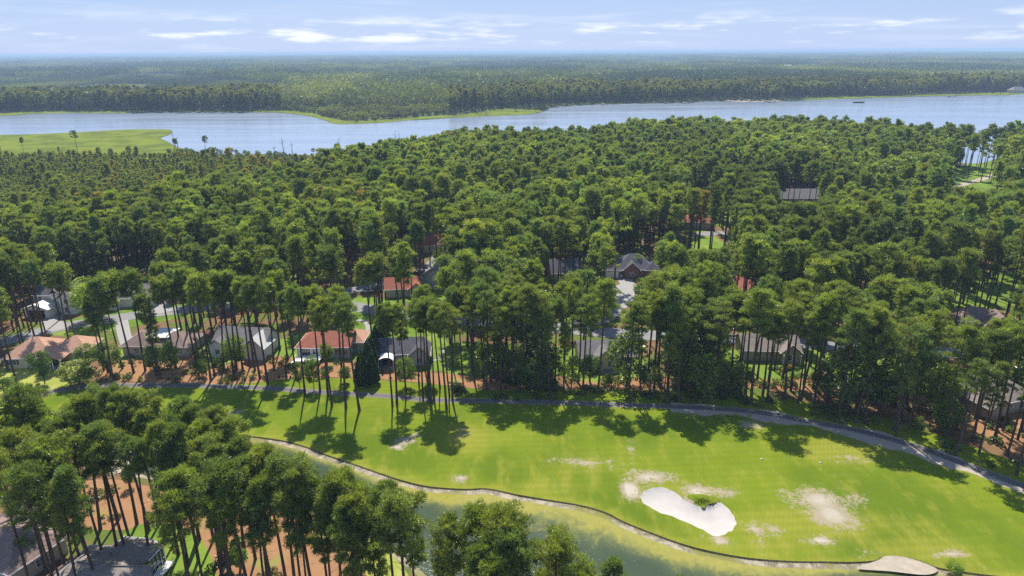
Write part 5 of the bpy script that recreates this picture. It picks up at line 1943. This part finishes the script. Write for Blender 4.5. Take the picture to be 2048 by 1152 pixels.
# single broadleaf trees, bushes and cypresses
BL = [  # foot px, py, height, wide, tint, label
    (90, 768, 9.5, 0.62, (0.55, 0.72, 0.7), 'dark conical evergreen on the dry lawn before the yellow bungalow'),
    (158, 768, 6.0, 1.05, (1.25, 1.15, 0.7), None),
    (197, 640, 14.5, 1.05, (1.8, 1.8, 0.9), 'bright lime-green feathery tree between the two-storey and grey-roofed houses'),
    (312, 752, 9, 0.6, (0.75, 0.85, 0.8), 'dark green leafy tree beside a trunk on the sunlit straw'),
    (180, 742, 7.5, 0.85, (0.85, 0.95, 0.8), 'leafy green tree beside the peach-roofed bungalow porch'),
    (225, 748, 9, 0.7, (0.9, 1.0, 0.8), 'loose leafy tree among thin trunks on the straw bed'),
    (345, 752, 10, 0.55, (0.8, 0.9, 0.8), 'slender leafy tree before the house with the white roof section'),
    (475, 738, 9.5, 0.7, (1.0, 1.15, 0.7), 'green leafy tree before the white gabled house'),
    (455, 735, 6.5, 0.5, (1.2, 1.3, 0.8), 'thin light-green sapling at the lawn edge by a dark bush'),
    (600, 776, 7.5, 0.52, (0.95, 1.05, 0.8), 'small leafy tree beside the path in front of the white deck, shorter of two'),
    (628, 780, 9, 0.5, (0.85, 1.0, 0.8), 'leafy tree beside the path in front of the white deck, taller of two'),
    (655, 730, 7, 0.6, (1.0, 1.1, 0.8), 'leafy tree hugging the red-roofed house corner'),
    (700, 700, 7.5, 0.6, (1.0, 1.1, 0.8), 'round leafy tree beside the curved garden path'),
    (812, 775, 8, 0.7, (0.95, 1.05, 0.8), 'spreading small tree in front of the charcoal-roofed house'),
    (860, 798, 4.5, 0.6, (0.8, 0.9, 0.8), 'low bushy tree at the feet of the grouped trunks by the path'),
    (690, 765, 4.5, 0.75, (0.8, 0.95, 0.8), 'low wide tree on the grass strip before the red-roofed house'),
    (1275, 548, 7.5, 0.8, (1.1, 1.2, 0.8), 'round green garden tree before the brick house'),
    (10, 790, 5, 1.2, (1.3, 1.35, 0.7), 'yellow-green thicket at the photo edge below the dry lawn'),
    (60, 1130, 6, 0.8, (0.9, 1.0, 0.8), 'leafy bush tree at the brown roof corner'),
    (120, 1060, 6, 0.9, (0.5, 0.6, 0.6), 'dark leafy tree between the two near roofs'),
    (262, 975, 4.5, 0.6, (0.8, 0.9, 0.6), 'round bush on the pond edge inside the grove'),
    (480, 1145, 5, 0.6, (0.9, 1.1, 0.7), 'young leafy tree in the orange straw clearing'),
    (1180, 770, 8, 0.8, (0.7, 0.85, 0.7), 'dark leafy tree before the yellow gabled house'),
    (1300, 790, 9, 0.8, (0.6, 0.75, 0.7), 'dark leafy tree at the edge of the dense thicket'),
    (1060, 785, 9, 0.9, (0.6, 0.75, 0.7), 'dark leafy tree above the shaded dark path'),
    (1480, 790, 8, 0.8, (0.7, 0.8, 0.7), 'dark leafy tree beside the sunny lawn behind trunks'),
    (1760, 820, 10, 0.8, (0.65, 0.8, 0.7), 'dark leafy tree in the middle of the straw strip'),
    (1890, 870, 9, 0.8, (0.85, 0.95, 0.8), 'green leafy tree where the gravel path widens'),
]
for i, (a, b, h, wd, tn, lb) in enumerate(BL):
    x, y = at(a, b)
    if lb is None:
        lb = 'round yellow-green bush beside the sunlit straw bed and the path'
        plant_tree('bush', BROAD[1], x, y, wd * h / 6, h / 12, 1.0, tn, lb, 'bush', None, crown='foliage')
    else:
        plant_tree('leafy_tree', BROAD[i % 3], x, y, wd * h / 9.5, h / 12, i * 1.3, tn, lb, 'leafy tree', 'leafy trees by the houses and the path')
SH = [(400, 757, 4.9, 0.95, 'dark round shrub on the straw bed, larger of two'), (440, 744, 4.6, 0.6, 'dark egg-shaped shrub on the straw bed, smaller of two'), (282, 768, 2.0, 0.6, 'low green bush at the edge of the straw bed'),
      (60, 776, 1.6, 1.2, 'low pale green hedge bush by the dry lawn'), (80, 779, 1.6, 1.0, 'low pale hedge bush next to the conical evergreen'), (1100, 780, 3.5, 0.9, 'dark bush beside the dark stretch of path'),
      (1215, 772, 3.2, 0.9, 'dark bush below the yellow gabled house'), (1445, 798, 3.5, 0.9, 'dark bush near the shaded path bend'), (1400, 792, 2.5, 1.0, 'low bush above the shaded path bend'), (1910, 1146, 2.5, 1.1, 'bright green bush on the fairway edge at the photo bottom'),
      (1840, 860, 3.0, 0.9, 'green bush among trunks above the gravel path'), (650, 752, 2.5, 1.0, 'low bush on the straw before the red-roofed house'), (730, 762, 2.0, 0.9, 'low bush just left of the tall cypresses')]
for i, (a, b, h, wd, lb) in enumerate(SH):
    x, y = at(a, b)
    tn = (1.6, 1.6, 0.8) if 'bright' in lb or 'pale' in lb else ((0.45, 0.6, 0.5) if 'dark' in lb else (0.95, 1.0, 0.8))
    plant_tree('shrub', SHRUB[i % 2], x, y, wd * h / 3.2 * 0.8, h / 3.2, i * 0.9, tn, lb, 'shrub', 'shrubs beside the straw bed and the path', crown='foliage')
CY = [(726, 772, 9.5, 'nearest and widest dark cypress of the diagonal row'), (746, 768, 8.5, 'front cypress beside the widest one, right-hand of the front pair'), (739, 752, 9.5, 'second dark cypress from the front in the diagonal row'), (745, 738, 9.0, 'third dark cypress from the front in the diagonal row'),
      (750, 725, 9.0, 'middle dark cypress of the diagonal row'), (755, 712, 9.0, 'third dark cypress from the far end of the diagonal row'), (760, 700, 8.5, 'second dark cypress from the far end of the diagonal row'), (764, 689, 8.0, 'farthest dark cypress of the diagonal row')]
for i, (a, b, h, lb) in enumerate(CY):
    x, y = at(a, b)
    plant_tree('cypress_tree', CONE[i % 2], x, y, h / 9 * 1.12, h / 9, i * 2.1, (1.0, 1.0, 1.0), lb, 'cypress', 'row of cypresses beside the curved path')

# low growth on the straw and along the verge
ug = [one_mesh('low_growth', *make_broad(440 + i, 1.0, 0.75, 0.0, 9, 16, 0.26, 2), M['bark'], M['leaf']) for i in range(3)]
gU = np.random.default_rng(71)
UP, UT = [], []
for pl_, cnt_ in ((STRAW1, 190), (STRAW2, 900), (STRAW3, 420), ([(925, 775), (1300, 780), (1600, 800), (1900, 880), (2080, 950), (2080, 975), (1900, 915), (1600, 830), (1300, 805), (925, 797)], 500)):
    W_ = px_poly(pl_, 4)
    Q = gU.uniform(W_.min(0), W_.max(0), (cnt_ * 4, 2))
    Q = Q[inside(Q, W_)]
    nz = vnoise(Q, 7, 12.0)
    Q = Q[nz > 0.05][:cnt_]
    UP.append(Q)
UP = np.concatenate(UP)
n_ = len(UP)
hs_ = gU.uniform(0.25, 1.2, n_) ** 1.3
tt = np.array([0.75, 0.75, 0.7]) * gU.uniform(0.5, 1.4, (n_, 1))
bw_ = gU.uniform(0, 1, n_) < 0.25
tt[bw_] *= (1.5, 0.9, 1.1)
instancer('undergrowth', np.column_stack([UP, np.zeros(n_)]), gU.uniform(0, 6.28, n_), np.column_stack([hs_ * 1.2, hs_ * 1.2, hs_]), gU.integers(0, 3, n_), tt, ug)

# dead snags and lone pines on the river bank
g = np.random.default_rng(9)
SN = [(350, 300, 13, 'broken grey snag at the tip of the left marsh'), (357, 302, 11, 'thinner snag next to the broken one at the marsh tip'), (550, 318, 9, 'short snag on the low bank left of the leaning pair'), (569, 322, 17, 'taller bare snag of the leaning pair on the river bank'), (586, 322, 13, 'bare snag with forked top of the leaning pair'),
      (681, 318, 15, 'snag standing in a dark bush on the bank'), (772, 316, 13, 'lone thin snag between the dark bush and the twin snags'), (793, 312, 19, 'taller of the twin snags on the bank'), (800, 313, 18, 'shorter forked one of the twin snags on the bank'), (948, 322, 15, 'pale snag at the start of the tall shore pines'), (962, 325, 14, 'second pale snag at the start of the tall shore pines')]
for i, (a, b, h, lb) in enumerate(SN):
    x, y = at(a, b)
    V, q = tube([(0, 0, -0.2), (0.1, 0, h * .5), (0.3 * (-1) ** i, 0.1, h)], [0.34, 0.24, 0.08], 6)
    r_ = link('dead_tree', mesh_np('dead_tree', V, q, [M['deadwood']]), loc=(x, y, 0.2))
    tag(r_, lb, 'dead tree', 'dead snags on the river bank')
    for k_ in range(7):
        z0 = h * g.uniform(.45, .95)
        az = g.uniform(0, 6.28)
        L = h * g.uniform(.08, .2)
        V, q = tube([(0.15, 0, z0), (math.cos(az) * L, math.sin(az) * L, z0 + L * .7)], [0.11, 0.04], 4)
        link('branch', mesh_np('branch', V, q, [M['deadwood']]), r_)
LP = [(413, 312, 15, 'lone flat-topped pine standing above the low river bank'), (155, 305, 17, 'lone tall pine rising from the young plantation at the marsh edge'), (48, 308, 13, 'lone pine rising from the plantation at the left marsh'), (678, 322, 12, 'dark dense pine on the low bank around the snag'), (466, 318, 8, 'small dark pine on the low bank'), (628, 316, 7, 'small round pine on the low bank'),
      (355, 308, 12, 'pine at the marsh tip beside the broken snag')]
for i, (a, b, h, lb) in enumerate(LP):
    x, y = at(a, b)
    plant_tree('pine_tree', MIDI[i % 4], x, y, h / 24 * (1.5 if h < 13 else 1.1), h / 24, i, (0.6, 0.7, 0.7), lb, 'pine tree', 'lone pines on the river bank')

# ------------------------------------------------------------------ woods beyond the river
def far_patch(seed, size, n_, hm, spread, conic=False):
    g = np.random.default_rng(seed)
    C = g.uniform(-size / 2, size / 2, (n_, 2))
    h = np.clip(g.normal(hm, spread, n_), 4, 30)
    cl = 20
    idx = np.repeat(np.arange(n_), cl)
    d = rand_dir(len(idx), g)
    rr_ = h[idx] * (0.15 if conic else 0.19)
    u = g.uniform(0.30, 0.92, len(idx))
    prof = (1 - u) * 1.4 if conic else np.sqrt(np.clip(1 - ((u - 0.62) / 0.40) ** 2, 0.05, 1))
    a = g.uniform(0, 6.28, len(idx))
    base = np.column_stack([C[idx, 0] + np.cos(a) * rr_ * prof, C[idx, 1] + np.sin(a) * rr_ * prof, h[idx] * u])
    dd = rand_dir(len(idx), g)
    dd[:, 2] = np.abs(dd[:, 2]) * 0.8 + 0.1
    dd /= np.linalg.norm(dd, axis=1)[:, None]
    LV, LF = blades(base, dd, h[idx] * g.uniform(0.10, 0.17, len(idx)), h[idx] * 0.11, g)
    sh = np.repeat(np.clip(0.7 * (u - 0.3) / 0.62 + g.normal(0, 0.12, len(idx)) + (g.uniform(-.25, .35, n_))[idx], 0, 1), 3)  # painted crown shading: dark low down, lit towards the top, plus random tone
    # trunks as slim three-sided spikes
    w = 0.45
    ang = np.array([0, 2.09, 4.19])
    TB = np.stack([np.column_stack([C[:, 0] + w * math.cos(q_), C[:, 1] + w * math.sin(q_), np.zeros(n_)]) for q_ in ang], 1)
    TT = np.column_stack([C, h * 0.85])[:, None, :]
    TV = np.concatenate([TB, TT], 1).reshape(-1, 3)
    i = np.arange(n_)[:, None] * 4
    TF = np.concatenate([i + [0, 1, 3], i + [1, 2, 3], i + [2, 0, 3]])
    return one_mesh('far_patch', (TV, TF), (LV, LF, sh), M['bark'], M['far'])


S_ = 110.0
patches = [far_patch(500, S_, 230, 21, 4), far_patch(501, S_, 230, 19, 5), far_patch(502, S_, 260, 16, 4), far_patch(503, S_, 520, 8, 1.2, True)]
g = np.random.default_rng(55)
PT, RT, SL, ID, TN = [], [], [], [], []


def allow(xy):
    xy = np.atleast_2d(xy)
    return ~inside(xy, river) & ~inside(xy, sound)


# close to the water plant tree by tree so that the shoreline is clean
shore = []
P, _ = scatter(7.5, (-1300, 2200), (700, 1500), 61)
pp, dep = proj_n(np.column_stack([P, np.zeros(len(P))]))
k = (pp[:, 0] > -120) & (pp[:, 0] < 2170) & (pp[:, 1] < 250)
P, pp = P[k], pp[k]
k = ~inside(P, river)
P, pp = P[k], pp[k]
dr_ = dist_poly(P, river)
farside = pp[:, 1] < np.interp(pp[:, 0], [p_[0] for p_ in RIVER_FAR], [p_[1] for p_ in RIVER_FAR]) + 3
k = (dr_ < 230) & farside & (dr_ > 5)
mi_ = np.zeros(len(P), bool)
for mp_ in (marsh_polys[1], marsh_polys[3], marsh_polys[4]):
    mi_ |= inside(P, mp_)
gg = np.random.default_rng(62)
k &= ~mi_ | (gg.uniform(0, 1, len(P)) < 0.03)
P, pp, dr_ = P[k], pp[k], dr_[k]
pn = vnoise(P, 90, 4.0)
left_low = (pp[:, 0] > 560) & (pp[:, 0] < 900)
k = (gg.uniform(0, 1, len(P)) < np.where(left_low, 0.9, 0.9))
P, pp, pn, left_low = P[k], pp[k], pn[k], left_low[k]
Hh = np.clip(21 + 5 * pn + gg.normal(0, 3, len(P)), 7, 30)
Hh = np.where(left_low, Hh * 0.42, Hh)
w_ = gg.uniform(1.0, 1.4, len(P))
scl = np.column_stack([Hh / 24 * w_, Hh / 24 * w_, Hh / 24])
tt = np.tile([0.62, 0.56, 0.62], (len(P), 1)) * gg.uniform(0.6, 1.3, (len(P), 1))
yl = vnoise(P, 70, 8.0) > 0.12
tt[yl] = np.array([1.05, 0.92, 0.72]) * gg.uniform(0.8, 1.2, (int(yl.sum()), 1))
brn = gg.uniform(0, 1, len(P)) < 0.12
tt[brn] = (1.1, 0.75, 0.9)
fi_ = gg.integers(0, NS, len(P))
fi_[left_low] = NS + gg.integers(0, 3, int(left_low.sum()))
scl[left_low] *= 1.7
instancer('far_shore_woods', np.column_stack([P, np.zeros(len(P))]), gg.uniform(0, 6.28, len(P)), scl, fi_, tt, FARP + BROAD1)
print('shore', len(P))

yy = 700.0
step = S_ * 0.97
while yy < 21000:
    half = yy * 0.82 + 200
    sx_ = step if yy < 9000 else step * 2
    sc_ = 1.0 if yy < 9000 else 2.0
    xs = np.arange(-half, half, sx_)
    xs = xs + (int(yy / step) % 2) * 30
    Q = np.column_stack([xs, np.full(len(xs), yy)])
    ok = allow(Q)
    for cx_, cy2 in ((-.55, -.55), (.55, -.55), (-.55, .55), (.55, .55), (0, -0.6), (0, 0.6), (.6, 0), (-.6, 0)):
        ok &= allow(Q + np.array([cx_, cy2]) * S_ * sc_)
    pq, _ = proj_n(np.column_stack([Q, np.zeros(len(Q))]))
    ok &= pq[:, 1] < np.interp(pq[:, 0], [p_[0] for p_ in RIVER_FAR], [p_[1] for p_ in RIVER_FAR])
    for q_, o_ in zip(Q, ok):
        if not o_:
            continue
        v = noise.noise(Vector((q_[0] / 700, q_[1] / 900, 1.5)))
        v2 = noise.noise(Vector((q_[0] / 260, q_[1] / 300, 6.5)))
        if yy < 7000 and v2 > 0.34:
            continue
        v3 = noise.noise(Vector((q_[0] / 520, q_[1] / 420, 11.5))) + 0.5 * noise.noise(Vector((q_[0] / 180, q_[1] / 170, 14.5)))
        pid = 3 if (v > 0.22 and yy < 6000) else (0 if v > 0 else (1 if v > -0.22 else 2))
        PT.append((q_[0], q_[1], 0))
        RT.append(g.integers(0, 4) * math.pi / 2)
        SL.append((sc_, sc_, 1.0 + 0.45 * v2))
        ID.append(pid)
        j = g.uniform(0.9, 1.12)
        m_ = min(1.0, max(0.0, 0.5 + 1.3 * v3))
        TN.append((j * (0.50 + 0.95 * m_), j * (0.60 + 0.75 * m_), j * (0.85 + 0.05 * m_)))
    yy += step * sc_
instancer('distant_woods', PT, RT, SL, ID, TN, patches)
print('patches', len(PT))

# reeds on the near marsh
for nm, mp_, cnt, hgt in (('bank_reeds', marsh_polys[2], 9000, 1.0),):
    lo, hi = mp_.min(0), mp_.max(0)
    Q = rng.uniform(lo, hi, (cnt * 2, 2))
    Q = Q[inside(Q, mp_)][:cnt]
    dd = np.column_stack([rng.normal(0, .4, len(Q)), rng.normal(0, .4, len(Q)), np.ones(len(Q))])
    dd /= np.linalg.norm(dd, axis=1)[:, None]
    V, f = blades(np.column_stack([Q, np.full(len(Q), 0.2)]), dd, rng.uniform(.5, 1.1, len(Q)) * hgt, 0.45, rng)
    tag(link(nm, mesh_np(nm, V, f, [M['reed']], col={'shade': np.repeat(rng.uniform(0, 1, len(Q)), 3)})), kind='stuff')

# ------------------------------------------------------------------ haze
m, t, out = new_mat('air')
pv = nn(t, 'ShaderNodeVolumePrincipled')
pv.inputs['Color'].default_value = (0.56, 0.77, 1.0, 1)
pv.inputs['Density'].default_value = 0.00014
pv.inputs['Anisotropy'].default_value = 0.0
lk(t, pv.outputs[0], out.inputs['Volume'])
hz = MB().box(-66000, 66000, -66000, 66000, -2.5, 76.5).build('haze', m)
tag(hz, kind='stuff')
